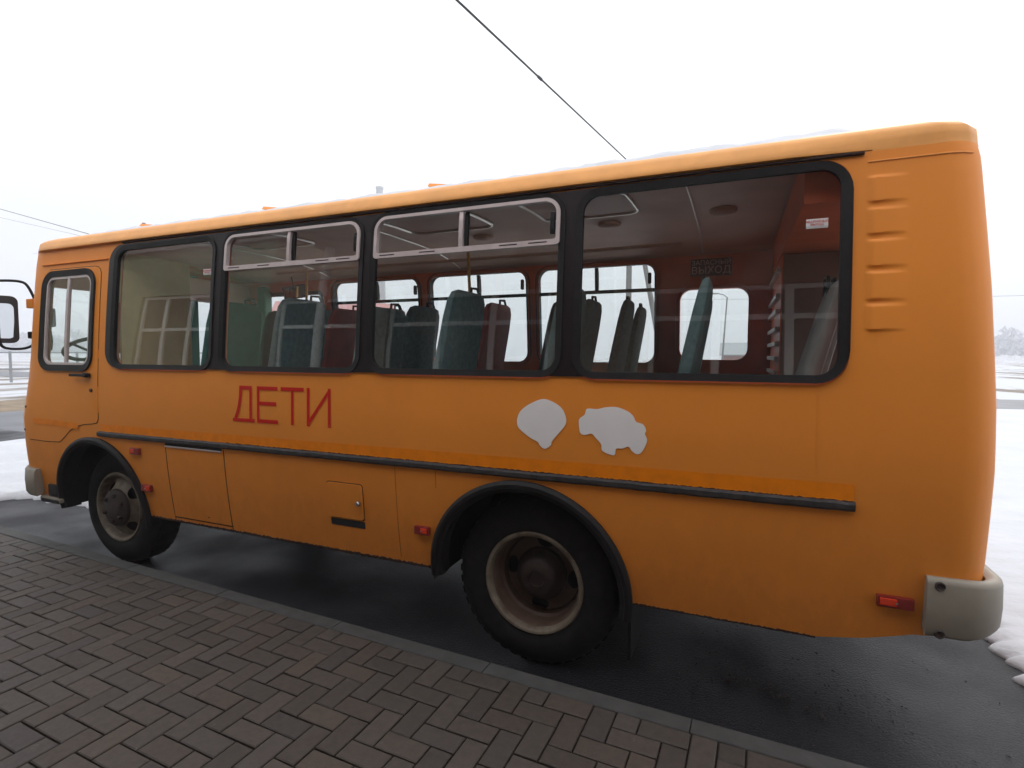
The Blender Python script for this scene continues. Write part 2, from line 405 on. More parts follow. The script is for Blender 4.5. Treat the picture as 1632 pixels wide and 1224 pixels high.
# ================================================================ the bus
bus = tag(empty('school_bus'), 'orange school bus with black window band, red lettering and two white stickers', 'bus')
FA, RA = (-3.63, .48, .55), (-.035, .47, .56)     # wheel arches: centre x, centre z, radius
def arch_pts(a, zb, n=28):
    cx, cz, r = a; th = math.asin((zb-cz)/r); l = []
    for i in range(n+1):
        t = PI-th-(PI-2*th)*i/n; l.append((cx+r*math.cos(t), cz+r*math.sin(t)))
    return l
ZB = .468
def outline_side(arches=True, top=2.537):
    l = [(UF, .5)]
    l += [(-4.5, .475), (-4.3, .468)]
    if arches: l += arch_pts(FA, ZB)
    l += [(x, ZB) for x in (-2.9, -2.4, -1.9, -1.4, -1.0, -.75)]
    if arches: l += arch_pts(RA, ZB)
    l += [(.8, ZB), (1.1, ZB), (1.33, .468), (1.5, .50), (1.68, .555), (1.8, .57), (UR, .57)]
    n = 30
    l += [(UR, .8), (UR, 1.2), (UR, 1.6), (UR, 2.0), (UR, 2.3)]
    for i in range(n+1): l.append((UR+(UF-UR)*i/n, top))
    l += [(UF, 2.3), (UF, 2.0), (UF, 1.6), (UF, 1.2), (UF, .8)]
    return l
# openings on the near side
W = [(-3.355, -2.315, 1.603, 2.482), (-2.205, -1.080, 1.603, 2.490), (-.985, .155, 1.605, 2.494), (.255, 1.378, 1.603, 2.490)]
def wo(i, g=0, r=.09):
    a, b, c, d = W[i]; return rrect(a-g, b+g, c-g, d+g, r+g)
DW = (-4.245, -3.645, 1.60, 2.315)
def dwo(g=0): return rrect(DW[0]-g, DW[1]+g, DW[2]-g, DW[3]+g, .085+g)
WSH = rrect(UF-.02, CF-RF*1.15, 1.52, 2.42, .08)          # half windscreen opening, open to the centre line
WSH = [(u, z) for u, z in WSH]
def ws_hole(): return rrect(UF+.03, CF-RF*1.0, 1.50, 2.42, .10)
def rw_hole(): return rrect(CR+RR*1.9, UR-.06, 1.62, 2.35, .08)
fine = [(1.44+.006*i, 1.775+.006*k) for i in range(33) for k in range(115)]
band = rrect(-3.445, 1.41, 1.590, 2.515, .13)
body = patch('body', outline_side(), [wo(i, .03) for i in range(4)]+[dwo(.03), ws_hole(), rw_hole()], 0, M['paint'], bus, extra=fine, grid=(.12, .05))
# far side: front passenger door opening, windows, rear door window
FW = [(-3.30, -2.16, 1.62, 2.50), (-2.015, -.925, 1.62, 2.505), (-.80, .30, 1.62, 2.505), (.51, 1.07, 1.65, 2.265)]
FDR = (-4.42, -3.46, 1.05, 2.44)
fh = [rrect(*f, .10) for f in FW]+[rrect(*FDR, .08)]
patch('body', outline_side(), fh+[ws_hole(), rw_hole()], 0, M['paint'], bus, far=True, grid=(.15, .08))
# inner lining
def lin_outline():
    return [(UF, 1.15), (-4.0, 1.15), (-2, 1.15), (0, 1.15), (1.5, 1.15), (UR, 1.15), (UR, 2.0), (UR, 2.56)]+[(UR+(UF-UR)*i/24, 2.56) for i in range(1, 24)]+[(UF, 2.56), (UF, 2.0)]
patch('interior_lining', lin_outline(), [wo(i, .02) for i in range(4)]+[dwo(.02), ws_hole(), rw_hole()], -.055, M['inner'], bus, grid=(.2, .1))
patch('interior_lining', lin_outline(), fh+[ws_hole(), rw_hole()], -.055, M['inner'], bus, far=True, grid=(.2, .1))
# roof: skirt with gutter lip, rounded shoulder and low crown
lev = [(-.004, 2.535), (-.028, 2.540), (-.030, 2.552), (-.012, 2.575), (.004, 2.605), (.03, 2.630), (.07, 2.648), (.14, 2.668), (.26, 2.695), (.45, 2.73), (.7, 2.765), (.95, 2.785), (1.15, 2.79)]
def loop_plan(ins, z):
    pts = []
    def cap(x, i): return x
    zz = min(z, 2.56)
    xs = [UF+(CF-UF)*i/14 for i in range(14)]+[CF+(CR-CF)*i/20 for i in range(20)]+[CR+(UR-CR)*i/14 for i in range(15)]
    P = [shell(u, zz) for u in xs]; P += [(x, 2.5-y, zz) for x, y, zz in P[::-1]][1:-1]
    # inward offset: scale about the centre line in y, shift ends in x
    cx = -1.42; res = []
    for x, y, _ in P:
        k = 1-ins/1.25; hx = (x-cx); L_ = 3.3; kx = 1-(min(ins*.8, .9) if ins > 0 else 0)/L_
        # keep the long rail straight: gutter lip fades out at the rear cap
        lip = 1.0
        if ins < 0 and x > 1.43: lip = 0
        if ins < 0 and x < -4.38: lip = .25
        k = 1-ins*lip/1.25
        res.append((cx+hx*kx, 1.25+(y-1.25)*k, z))
    return res
V = []; F = []
for ins, z in lev: V += loop_plan(ins, z)
n = len(V)//len(lev)
for k in range(len(lev)-1):
    for i in range(n): F.append((k*n+i, k*n+(i+1) % n, (k+1)*n+(i+1) % n, (k+1)*n+i))
F.append(tuple((len(lev)-1)*n+i for i in range(n)))
roof = mk('roof', V, F, M['paint_lit'], bus, True, 50)
# shade drawn as a dark strip under the gutter and crease on the rear cap
bar('gutter_and_shade', -3.3, 1.445, 2.522, 2.536, .016, .03, M['grime_and_shade'], roof, jag=.002)
bar('gutter_and_shade', -4.33, -3.47, 2.414, 2.424, .012, .02, M['paint'], roof)
bar('cap_crease', 1.46, CR+.1, 2.488, 2.494, .004, .01, M['paint_lit'], roof, nseg=12)
# window band and openings
bandobj = patch('window_band', band, [wo(i, .012) for i in range(4)], .009, M['black'], bus, grid=(.2, .08), skirt=.014)
def window(i, slider, name='side_window'):
    g = ring(name, wo(i, .022), wo(i, -.012), .016, .03, M['rubber'], bus, off_in=.010)
    a, b, c, d = W[i]
    z1 = d
    patch('glass_pane', wo(i, .004), [], -.004, M['glass'], g, grid=(.4, .12))
    if slider:
        zb = 2.250
        o1 = rrect(a+.004, b-.004, zb, d-.002, (.02, .02, .085, .085)); o2 = rrect(a+.024, b-.024, zb+.029, d-.020, (.012, .012, .065, .065))
        fr = ring('slider_frame', o1, o2, .022, .03, M['alu'], g)
        mid = (a+b)/2+.005
        bar('frame_mullion', mid-.013, mid+.010, zb+.024, d-.02, .021, .02, M['alu'], g, nseg=1)
        bar('mullion_gap', mid+.0135, mid+.034, zb+.034, d-.024, .006, .02, M['rubber'], g, nseg=1)
        for uu in (a+.10, (a+mid)/2+.08, (mid+b)/2, b-.12):
            bar('drain_slot', uu-.05, uu+.05, zb+.013, zb+.019, .0235, .004, M['rubber'], g, nseg=1)
        bar('latch', b-.062, b-.040, zb+.06, zb+.17, .004, .02, M['rubber'], g, nseg=1)
    return g
window(0, False); window(1, True); window(2, True); window(3, False)
# driver door
def door_outline(g=0):
    l = [(-3.540-g, 1.19), (-3.535-g, 1.5), (-3.535-g, 1.9), (-3.54-g, 2.25)]
    l += [(-3.62+(.08-g)*math.cos(t), 2.295+(.08-g)*math.sin(t)) for t in (R(15), R(40), R(65), R(90))]
    l += [(-3.9, 2.378-g), (-4.22, 2.378-g), (-4.30+g*.7, 2.34-g*.6), (-4.325+g, 2.28), (-4.335+g, 2.0), (-4.345+g, 1.6), (-4.40+g, 1.3), (-4.43+g, 1.15), (-4.42+g, 1.03), (-4.35, .968+g), (-4.2, .965+g), (-4.07-g*.5, .972+g)]
    cx, cz, r = -3.63, .48, .63-g
    l += [(-3.99, 1.025+g), (-3.92, 1.075+g), (-3.84, 1.11+g), (-3.73, 1.135+g), (-3.62, 1.145+g), (-3.56-g, 1.155+g)]
    return l
sm = patch('driver_door', door_outline(.0055), [dwo(.03)], .0045, M['paint'], bus, grid=(.12, .06), skirt=.006)
tag(sm, 'driver door with sliding window')
patch('door_gap', door_outline(0), [door_outline(.013)], .0015, M['seam'], bus, grid=(9, 9), smooth=False)
g = ring('door_window', dwo(.045), dwo(-.004), .020, .035, M['rubber'], sm, off_in=.012)
patch('door_window', dwo(.006), [], -.004, M['glass'], sm, grid=(.4, .12))
ring('window_frame', dwo(-.004), dwo(-.022), .008, .02, M['alu'], sm)
bar('window_frame', -3.965, -3.935, 1.62, 2.30, .010, .02, M['alu'], sm, nseg=1)
mb = MB()
hx, hz = -3.72, 1.525; y0 = -.004
mb.box((hx-.11, y0-.035, hz-.010), (hx+.10, y0-.018, hz+.012), .006); mb.box((hx+.035, y0-.02, hz-.016), (hx+.105, y0+.004, hz+.018), .006)
mb.build('handle', M['rubber'], sm)
MB().lathe([(0, -.012), (.012, -.012), (.014, -.006), (.014, .006)], -3.612, 1.41, 14).build('lock', M['hub'], sm)
for zz in (1.245, 1.05):
    q = shell(-4.44, zz, .006); MB().lathe([(0, q[1]-.006), (.010, q[1]-.006), (.012, q[1]+.01)], q[0]+.02, zz, 10).build('bolt', M['hub'], sm)
# orange reflective stripe and black moulding
def band_strip(name, u0, u1, z0a, z0b, z1a, z1b, off, m, parent):
    n = int((u1-u0)/.1)+1; V = []; F = []
    for i in range(n+1):
        t = i/n; u = u0+(u1-u0)*t
        V += [shell(u, z0a+(z0b-z0a)*t, off), shell(u, z1a+(z1b-z1a)*t, off)]
    for i in range(n): F.append((2*i, 2*i+2, 2*i+3, 2*i+1))
    return mk(name, V, F, m, parent)
band_strip('stripe', -3.52, 1.442, 1.09, 1.095, 1.150, 1.168, .003, M['stripe'], bus)
band_strip('stripe', -4.30, -3.80, 1.112, 1.095, 1.158, 1.142, .0075, M['stripe'], sm)
bar('side_moulding', -3.545, 1.446, 1.057, 1.095, .022, .022, M['mould'], bus, nseg=160, jag=.004)
bar('moulding_dirt', -2.2, 1.44, 1.092, 1.0975, .006, .006, M['grime_and_shade'], bus, nseg=420, jag=.0055)
bar('mud_edge', -3.05, -.62, .458, .474, .003, .01, M['grime_and_shade'], bus, nseg=240, jag=.010)
bar('mud_edge', .54, 1.33, .461, .470, .002, .006, M['grime_and_shade'], bus, nseg=90, jag=.006)
# lettering
TX = MB()
def letter(polys):
    for l in polys:
        b = len(TX.v); n_ = len(l)
        TX.v += [shell(u, z, .0035) for u, z in l]; TX.f.append(tuple(range(b, b+n_)))
def seg(a, b, w_):
    d = Vector((b[0]-a[0], b[1]-a[1])).normalized(); q = Vector((-d.y, d.x))*w_/2
    return [(a[0]+q.x, a[1]+q.y), (b[0]+q.x, b[1]+q.y), (b[0]-q.x, b[1]-q.y), (a[0]-q.x, a[1]-q.y)]
zt, zb, s_ = 1.487, 1.250, .024
def rec(a, b, c, d): return [(a, c), (b, c), (b, d), (a, d)]
# D: leg curves
cur = [(-2.024, zt), (-2.026, 1.42), (-2.036, 1.36), (-2.052, 1.31), (-2.072, 1.272)]
l_, r_ = strip(cur, s_)
for i in range(len(cur)-1): letter([[l_[i], l_[i+1], r_[i+1], r_[i]]])
letter([rec(-2.012, -1.925, zt-s_, zt), rec(-1.946, -1.925, 1.272, zt-s_), rec(-2.097, -1.900, zb, 1.272)])
letter([rec(-1.880, -1.859, zb, zt), rec(-1.859, -1.702, zt-s_, zt), rec(-1.859, -1.712, 1.365, 1.365+s_), rec(-1.859, -1.700, zb, zb+s_)])
letter([rec(-1.675, -1.486, zt-s_, zt), rec(-1.590, -1.569, zb, zt-s_)])
letter([rec(-1.462, -1.440, zb, zt), rec(-1.297, -1.275, zb, zt), [(-1.44, zb+.012), (-1.44, zb+.045), (-1.297, zt-.012), (-1.297, zt-.045)]])
TX.build('lettering', M['red'], bus)
def sm_closed(pts, n=5):
    o = []; m_ = len(pts)
    for i in range(m_):
        p0, p1, p2, p3 = [Vector(pts[(i+k) % m_]) for k in (-1, 0, 1, 2)]
        for k in range(n):
            t = k/n; o.append(tuple(.5*((2*p1)+(-p0+p2)*t+(2*p0-5*p1+4*p2-p3)*t*t+(-p0+3*p1-3*p2+p3)*t**3)))
    return o
def px2(cx, cz, s, l): return [(cx+x*s, cz-z*s) for x, z in l]
# outlines measured off the photograph, in sticker units
b1 = [(345,65),(415,85),(470,125),(497,180),(498,225),(465,272),(410,335),(400,365),(362,388),(330,368),(315,343),(270,318),(215,276),(185,240),(182,190),(205,140),(260,98)]
b2 = [(635,128),(700,130),(760,118),(830,118),(900,145),(935,175),(955,212),(1000,230),(1020,268),(1012,292),(1027,330),(1012,375),(985,415),(955,422),(925,400),(905,375),(865,386),(825,388),(818,422),(800,430),(735,402),(727,358),(690,315),(665,290),(620,298),(592,285),(583,240),(585,195),(620,165)]
# map from crop pixels to (u, z): anchors fitted to the perspective of the picture
def cropmap(p):
    x = 780+p[0]/4.08; y = 620+p[1]/4.08
    d = fw+rr_*((x-816)/F_PX)-uu_*((y-612)/F_PX); o = Vector((.9792, -2.5415, 1.702)); t = 2.5415/d.y
    q = o+d*t; return (round(q.x, 4), round(q.z, 4))
for k, b in enumerate((b1, b2)):
    o = patch('sticker', sm_closed([cropmap(p) for p in b]), [], .0035, M['white_film'], bus, grid=(.2, .08), smooth=False)
    tag(o, ['round white sticker outline', 'wide lumpy white sticker outline'][k])
# lower hatch, filler flap
h1 = [(-2.792, 1.052), (-2.792, .50), (-2.205, .50), (-2.205, 1.052)]
hb = patch('battery_hatch', [(-2.786, 1.030), (-2.786, .506), (-2.211, .506), (-2.211, 1.030)], [], .0035, M['paint'], bus, grid=(.2, .08), skirt=.005)
for a, b in (((-2.792, 1.05), (-2.790, .475)), ((-2.205, 1.05), (-2.206, .475)), ((-2.79, .500), (-2.206, .500))):
    n_ = 10; stroke('hatch_gap', [(a[0]+(b[0]-a[0])*i/n_, a[1]+(b[1]-a[1])*i/n_) for i in range(n_+1)], .007, .0012, M['seam'], bus)
bar('hatch_grip', -2.786, -2.222, 1.026, 1.036, .012, .012, M['alu'], hb, nseg=8)
bar('hatch_grip', -2.786, -2.222, 1.037, 1.057, .003, .003, M['rubber'], hb, nseg=8)
MB().lathe([(0, .055), (.012, .055), (.014, .08)], -2.43, .545, 8).build('latch', M['hub'], hb)
# panel joints of the body skin
for u, z0, z1 in ((-.82, .5, 1.05), (-.55, .95, 1.05), (1.30, 1.17, 1.58), (-.83, 1.16, 1.45)):
    n_ = 8; stroke('panel_joint', [(u, z0+(z1-z0)*i/n_) for i in range(n_+1)], .0022, .0012, M['grime_and_shade'] if z1 < 1.1 else M['paint'], bus)
fo = rrect(-1.328, -1.062, .694, .914, .018, 4)
patch('flap_gap', rrect(-1.334, -1.056, .688, .920, .022, 4), [], .001, M['seam'], bus, grid=(.3, .1))
fl = patch('filler_flap', fo, [], .009, M['paint'], bus, grid=(.2, .08), skirt=.008)
MB().lathe([(0, -.006), (.011, -.006), (.015, .0), (.016, .02)], -1.088, .802, 16).build('lock', M['steel'], fl)
patch('flap_slot', rrect(-1.318, -1.060, .640, .684, .006, 3), [], .0025, M['under'], bus, grid=(.3, .1))
# marker lamps
def marker(u0, u1, z0, z1, flip=False):
    uc = (u0+u1)/2; zc = (z0+z1)/2; yy = prof(zc)
    e = MB().box((u0, yy-.022, z0), (u1, yy+.004, z1), .005).build('marker_lamp', M['lens2'], bus)
    a, b = (u0+.008, uc+.004) if not flip else (uc-.004, u1-.012)
    MB().box((a, yy-.027, z0+.010), (b, yy-.018, z1-.008), .003).build('lens', M['lens'], e)
    MB().lathe([(0, yy-.031), (.004, yy-.030), (.006, yy-.02)], uc+.002, zc, 8).build('screw', M['steel'], e)
marker(-3.172, -3.07, .945, .995); marker(-3.095, -2.99, .670, .722, True); marker(-.700, -.602, .668, .716, True); marker(1.540, 1.668, .668, .716)
# wheel arch flares
def flare(a, w_, t0, t1, name='wheel_arch'):
    cx, cz, r = a; n_ = 44; V = []; F = []
    pr = [(r+.012, .0), (r+.014, -.020), (r-.004, -.034), (r-.022, -.034), (r-.026, -.026), (r-w_+.012, -.022), (r-w_, -.014), (r-w_-.004, .02), (r-w_+.010, .10)]
    for i in range(n_+1):
        t = t0+(t1-t0)*i/n_
        for q, dy in pr:
            z = cz+q*math.sin(t); zr = cz+r*math.sin(t); V.append((cx+q*math.cos(t), prof(zr)+dy, z))
    k = len(pr)
    for i in range(n_):
        for j in range(k-1): F.append((i*k+j, (i+1)*k+j, (i+1)*k+j+1, i*k+j+1))
    return mk(name, V, F, M['rubber'], bus, True, 30)
flare((-3.63, .48, .55), .045, R(188), R(-12)); flare((-.035, .47, .56), .050, R(184), R(-10))
# inside of the wheel wells
for cx, cz, r in (FA, RA):
    for far in (0, 1):
        V = []; F = []; n_ = 24; ya, yb = (.06, .75) if not far else (2.44, 1.75)
        for i in range(n_+1):
            t = R(187)-R(194)*i/n_
            V += [(cx+(r+.004)*math.cos(t), ya, cz+(r+.004)*math.sin(t)), (cx+(r+.004)*math.cos(t), yb, cz+(r+.004)*math.sin(t))]
        for i in range(n_): F.append((2*i, 2*i+2, 2*i+3, 2*i+1))
        F.append(tuple(2*i+1 for i in range(n_+1)))
        mk('wheel_well', V, F, M['under'], bus, True)
mb = MB(); y1 = .16
mb.box((.50, y1, .12), (.515, .62, .52)); mb.build('mud_flap', M['rubber'], bus); MB().box((.50, 1.9, .12), (.515, 2.34, .52)).build('mud_flap', M['rubber'], bus)
# bumpers
def bumper(name, prof_pts, path, m):
    """prof_pts=[(offset, z)] closed section, path=[(x, y, nx, ny)]"""
    V = []; F = []; k = len(prof_pts)
    for x, y, nx, ny, sc_ in path:
        for o_, z in prof_pts: V.append((x+nx*o_, y+ny*o_, .71+(z-.71)*(sc_ if z < .71 else 1-(1-sc_)*.12)))
    for i in range(len(path)-1):
        for j in range(k): F.append((i*k+j, (i+1)*k+j, (i+1)*k+(j+1) % k, i*k+(j+1) % k))
    F += [tuple(range(k)), tuple((len(path)-1)*k+j for j in range(k))[::-1]]
    return mk(name, V, F, m, bus, True, 50)
sec = [(.0, .600), (.014, .583), (.026, .588), (.032, .60), (.036, .70), (.034, .80), (.030, .816), (.018, .824), (.0, .824), (-.02, .81), (-.02, .60)]
pth = [(1.700, .028, 0, -1, 1.0)]+[(1.76, .028, 0, -1, 1.0), (1.82, .028, 0, -1, 1)]
rc = .13
for i in range(1, 10):
    a = PI/2*i/9; pth.append((1.82+rc*math.sin(a), .028+rc*(1-math.cos(a)), math.sin(a), -math.cos(a), 1-.42*math.sin(a)**1.5))
pth += [(1.955, .6, 1, 0, .58), (1.96, 1.25, 1, 0, .58), (1.955, 1.9, 1, 0, .58)]
for i in range(9, -1, -1):
    a = PI/2*i/9; pth.append((1.82+rc*math.sin(a), 2.472-rc*(1-math.cos(a)), math.sin(a), math.cos(a), 1-.42*math.sin(a)**1.5))
pth.append((1.70, 2.472, 0, 1, 1))
rb = bumper('rear_bumper', sec, pth, M['bump'])
for zz in (.795, .602):
    MB().lathe([(0, -.008), (.010, -.010), (.0105, -.009), (.015, -.012), (.018, -.008), (.018, .0)], 1.74 if zz > .7 else 1.745, zz, 14).build('bolt', M['hub'], rb)
sec2 = [(.0, .50), (.03, .49), (.045, .52), (.05, .62), (.045, .70), (.03, .722), (0, .722), (-.02, .7), (-.02, .51)]
pf = [(-4.42, .035, 0, -1, 1)]
rc = .36
for i in range(0, 10):
    a = PI/2*i/9; pf.append((-4.47-rc*math.sin(a), .035+rc*(1-math.cos(a)), -math.sin(a), -math.cos(a), 1))
pf += [(-4.87, 1.25, -1, 0, 1)]
for i in range(9, -1, -1):
    a = PI/2*i/9; pf.append((-4.47-rc*math.sin(a), 2.465-rc*(1-math.cos(a)), -math.sin(a), math.cos(a), 1))
bumper('front_bumper', sec2, pf, M['bump'])
mb = MB(); mb.box((-4.41, .02, .445), (-4.16, .10, .478), .01); mb.box((-4.33, .035, .50), (-4.20, .08, .60), .012); mb.build('step_bracket', M['under'], bus); MB().box((-4.43, .025, .452), (-4.14, .14, .492), .012).build('bumper_lip', M['bump'], bus, True)
# wheels: lathe profiles about y, y grows inward
def wheel(cx, y, rear, far=False, dual=False):
    s = -1 if far else 1; cz = .462
    e = bpy.data.objects.new('wheel', None); C.objects.link(e); e.parent = bus; e.location = (cx, y, cz)
    def P(l): return [(r, d*s) for r, d in l]
    ty = [(.270, .015), (.285, .0), (.33, -.012), (.385, -.008), (.42, .012), (.446, .03), (.460, .055), (.463, .09), (.463, .17), (.455, .205), (.42, .235), (.36, .24), (.27, .23)]
    mb = MB(); mb.lathe(P(ty), 0, 0, 72)
    if rear:
        mb.lathe(P([(r, d+.275) for r, d in ty]), 0, 0, 60)
    # tread blocks
    nb = 44
    for i in range(nb):
        a = 2*PI*i/nb; da = 2*PI/nb*.31
        for (d0, d1) in ((.045, .105), (.125, .195)):
            q = [(.455, a-da), (.455, a+da), (.464, a+da*.9), (.464, a-da*.9)]
            vs = [(r*math.cos(t), d*s, r*math.sin(t)) for d in (d0, d1) for r, t in q]
            mb.add(vs, [(0,1,2,3),(4,7,6,5),(0,4,5,1),(1,5,6,2),(2,6,7,3),(3,7,4,0)])
    mb.build('tyre', M['tyre'], e, True, 40)
    if rear:
        rim = [(.276, .012), (.282, .002), (.274, -.008), (.262, -.006), (.254, .004), (.250, .03), (.243, .05), (.238, .12), (.228, .135), (.224, .17), (.216, .19)]
        MB().lathe(P(rim[:6]), 0, 0, 64).build('rim', M['rim'], e, True, 40)
        MB().lathe(P([(.250, .03), (.243, .05), (.238, .12), (.226, .135), (.224, .17), (.222, .20)]), 0, 0, 64).build('rim', M['rim2'], e, True, 30)
        yd, hubr, bulge = .17, .215, 0
    else:
        rim = [(.276, .012), (.282, .002), (.274, -.008), (.262, -.006), (.254, .004), (.250, .03), (.244, .045), (.238, .05)]
        MB().lathe(P(rim), 0, 0, 64).build('rim', M['rim'], e, True, 40)
        MB().lathe(P([(.238, .05), (.225, .055), (.215, .12)]), 0, 0, 64).build('rim', M['rim'], e, True, 40)
        yd, hubr, bulge = .045, .232, -.055
    # disc with five oval hand holes, cut with constrained triangulation
    ho = 4; R0 = hubr; ri = .15
    out_ = [(R0*math.cos(2*PI*i/60), R0*math.sin(2*PI*i/60)) for i in range(60)]
    hol = []
    for k in range(ho):
        a = 2*PI*k/ho+(R(175) if rear else R(40)); c = Vector((math.cos(a), math.sin(a)))*(.192 if not rear else .184); tx = Vector((-math.sin(a), math.cos(a))); ax = Vector((math.cos(a), math.sin(a)))
        hol.append([tuple(c+tx*.052*math.cos(2*PI*i/20)+ax*.035*math.sin(2*PI*i/20)) for i in range(20)])
    pts = [Vector(p) for p in out_]; ed = [(i, (i+1) % 60) for i in range(60)]
    for h in hol:
        b = len(pts); pts += [Vector(p) for p in h]; ed += [(b+i, b+(i+1) % 20) for i in range(20)]
    for rr2 in (.135, .16, .2):
        for i in range(50): pts.append(Vector((rr2*math.cos(2*PI*i/50), rr2*math.sin(2*PI*i/50))))
    v2, _, f2, *_ = delaunay_2d_cdt(pts, ed, [], 0, 1e-6)
    def inn(p, poly):
        c = False; n_ = len(poly)
        for i in range(n_):
            a, b = poly[i], poly[(i+1) % n_]
            if (a[1] > p.y) != (b[1] > p.y) and p.x < (b[0]-a[0])*(p.y-a[1])/(b[1]-a[1])+a[0]: c = not c
        return c
    def dz(r):
        t = min(max((R0-r)/(R0-.13), 0), 1); return yd+(bulge*(t*t*(3-2*t)) if not rear else (.035*math.sin(PI*t*.5)-.05*t))
    fs = []
    for f in f2:
        c = sum((v2[i] for i in f), Vector((0, 0)))/len(f)
        if c.length < R0 and not any(inn(c, h) for h in hol): fs.append(tuple(f))
    vs = [(v.x, dz(v.length)*s, v.y) for v in v2]
    mk('rim_disc', vs, fs, M['rim2' if rear else 'rim'], e, True, 60)
    d0 = dz(.118)
    if rear:
        hp = [(.148, d0+.002), (.146, d0-.02), (.132, d0-.03), (.110, d0-.075), (.085, d0-.095), (.045, d0-.10), (.04, d0-.085), (0, d0-.085)]
    else:
        hp = [(.152, d0+.004), (.150, d0-.008), (.144, d0-.018), (.118, d0-.024), (.095, d0-.034), (.060, d0-.040), (.0, d0-.042)]
    hb_ = MB().lathe(P(hp), 0, 0, 40).build('hub', M['hub'], e, True, 40)
    nn = 6
    for k in range(nn):
        a = 2*PI*k/nn+.4; MB().lathe(P([(0, d0-.052), (.012, d0-.052), (.015, d0-.046), (.015, d0)]), .103*math.cos(a), .103*math.sin(a), 6).build('wheel_nut', M['hub'], hb_)
    MB().lathe(P([(.225, yd+.055), (.0, yd+.06)]), 0, 0, 24).build('brake_drum', M['under'], e)
    return e
wheel(-3.565, .135, False); wheel(-.005, .105, True)
wheel(-3.565, 2.365, False, True); wheel(-.005, 2.395, True, True)
# underbody
mb = MB(); mb.box((-4.6, .76, .70), (1.8, 1.74, .80)); mb.box((-4.4, .80, .50), (1.75, .88, .70)); mb.box((-4.4, 1.62, .50), (1.75, 1.70, .70))
mb.box((-2.75, .18, .50), (-2.25, .7, .78)); mb.box((-1.9, .2, .44), (-.95, .62, .78), .05); mb.box((-2.1, 1.8, .46), (-1.0, 2.35, .78)); mb.box((.7, 1.7, .5), (1.6, 2.3, .78))
mb.box((-2.3, 1.35, .27), (-.62, 2.28, .60), .06); mb.box((.62, 1.3, .30), (1.6, 2.25, .62), .06); mb.box((-3.05, 1.7, .34), (-2.45, 2.3, .6), .04)  # unseen low boxes added to keep stray light off the road underneath
mb.tube([(-3.565, .3, .44), (-3.565, 2.2, .44)], .05, 10); mb.tube([(-.005, .3, .46), (-.005, 2.2, .46)], .085, 12)
mb.tube([(-2.6, 1.25, .52), (-.1, 1.25, .47)], .045, 10); mb.lathe([(0, 1.1), (.12, 1.12), (.17, 1.2), (.17, 1.3), (.12, 1.38), (0, 1.4)], -.005, .46, 20)
mb.box((-.7, .82, .38), (.7, .90, .44)); mb.box((-4.2, .82, .36), (-2.9, .90, .41)); mb.tube([(-.95, .75, .45), (-.4, .75, .36), (.3, .72, .38)], .03)
mb.build('chassis_and_light_block', M['under'], bus)

# ---------------- inside the bus
MB().box((-4.6, .12, 1.06), (1.78, 2.38, 1.10)).build('cabin_floor', M['floor'], bus)
# ceiling
V = []; F = []; ny = 14
for i in range(25):
    x = -4.62+6.42*i/24
    for k in range(ny+1):
        t = k/ny*2-1; y = 1.25+1.12*t; z = 2.66-.115*abs(t)**3.2; V.append((x, y, z))
for i in range(24):
    for k in range(ny): F.append((i*(ny+1)+k, (i+1)*(ny+1)+k, (i+1)*(ny+1)+k+1, i*(ny+1)+k+1))
ceil = mk('ceiling', V, F, M['ceil'], bus, True)
def czz(y): t = abs((y-1.25)/1.12); return 2.66-.115*t**3.2
for x in (-3.3, -1.62, .42+.28):
    mb = MB(); mb.tube([(x, .2+.1*k, czz(.2+.1*k)-.004) for k in range(22)], .007, 6); mb.build('ceiling_trim', M['trim'], bus, True)
for x0, x1 in ((-3.1, -2.4), (-1.40, -.70), (-.30, .36)):
    V = []
    fr = rrect(x0, x1, .55, 1.15, .09)
    mb = MB(); n_ = len(fr); mb.tube([(p[0], p[1], czz(p[1])-.008) for p in fr]+[(fr[0][0], fr[0][1], czz(fr[0][1])-.008)], .010, 6, False)
    hh = mb.build('ceiling_hatch', M['trim'], bus, True)
    V = [(p[0], p[1], czz(p[1])-.006) for p in fr]; mk('hatch_panel', V, [tuple(range(n_))], M['hatch_in'], hh)
for x, y in ((.88, 1.32), (.10, 1.4), (-.95, 1.45), (-2.1, 1.4), (-3.75, 1.3)):
    V = []; mb = MB(); n_ = 20
    for k, (r, dz_) in enumerate(((.085, 0), (.08, -.02), (.055, -.032), (.0001, -.036))):
        for i in range(n_): mb.v.append((x+r*math.cos(2*PI*i/n_), y+r*math.sin(2*PI*i/n_), czz(y)+dz_-.002))
    for k in range(3):
        for i in range(n_): mb.f.append((k*n_+i, k*n_+(i+1) % n_, (k+1)*n_+(i+1) % n_, (k+1)*n_+i))
    mb.build('ceiling_lamp', M['trim'] if x < -3 else M['ceil'], bus, True)
# far windows: rubber, frames, panes
for i, f in enumerate(FW):
    g = ring('side_window', rrect(f[0]-.03, f[1]+.03, f[2]-.03, f[3]+.03, .13), rrect(f[0]+.004, f[1]-.004, f[2]+.004, f[3]-.004, .096), .012, .09, M['rubber'] if i < 3 else M['inner'], bus, far=True, off_in=-.02)
    patch('glass_pane', rrect(*f, .09), [], -.03, M['glass'], g, far=True, grid=(.5, .2))
    if i < 3:
        bar('frame_bar', f[0], f[1], 2.262, 2.292, -.015, .04, M['rubber'], g, far=True)
        md = (f[0]+f[1])/2+.02; bar('frame_bar', md-.018, md+.012, 2.29, f[3]-.01, -.015, .04, M['rubber'], g, far=True, nseg=1)
        x = f[1]-.035; MB().box((x-.03, 2.36, 2.33), (x+.0, 2.40, 2.43), .012).build('window_catch', M['rubber'], g)
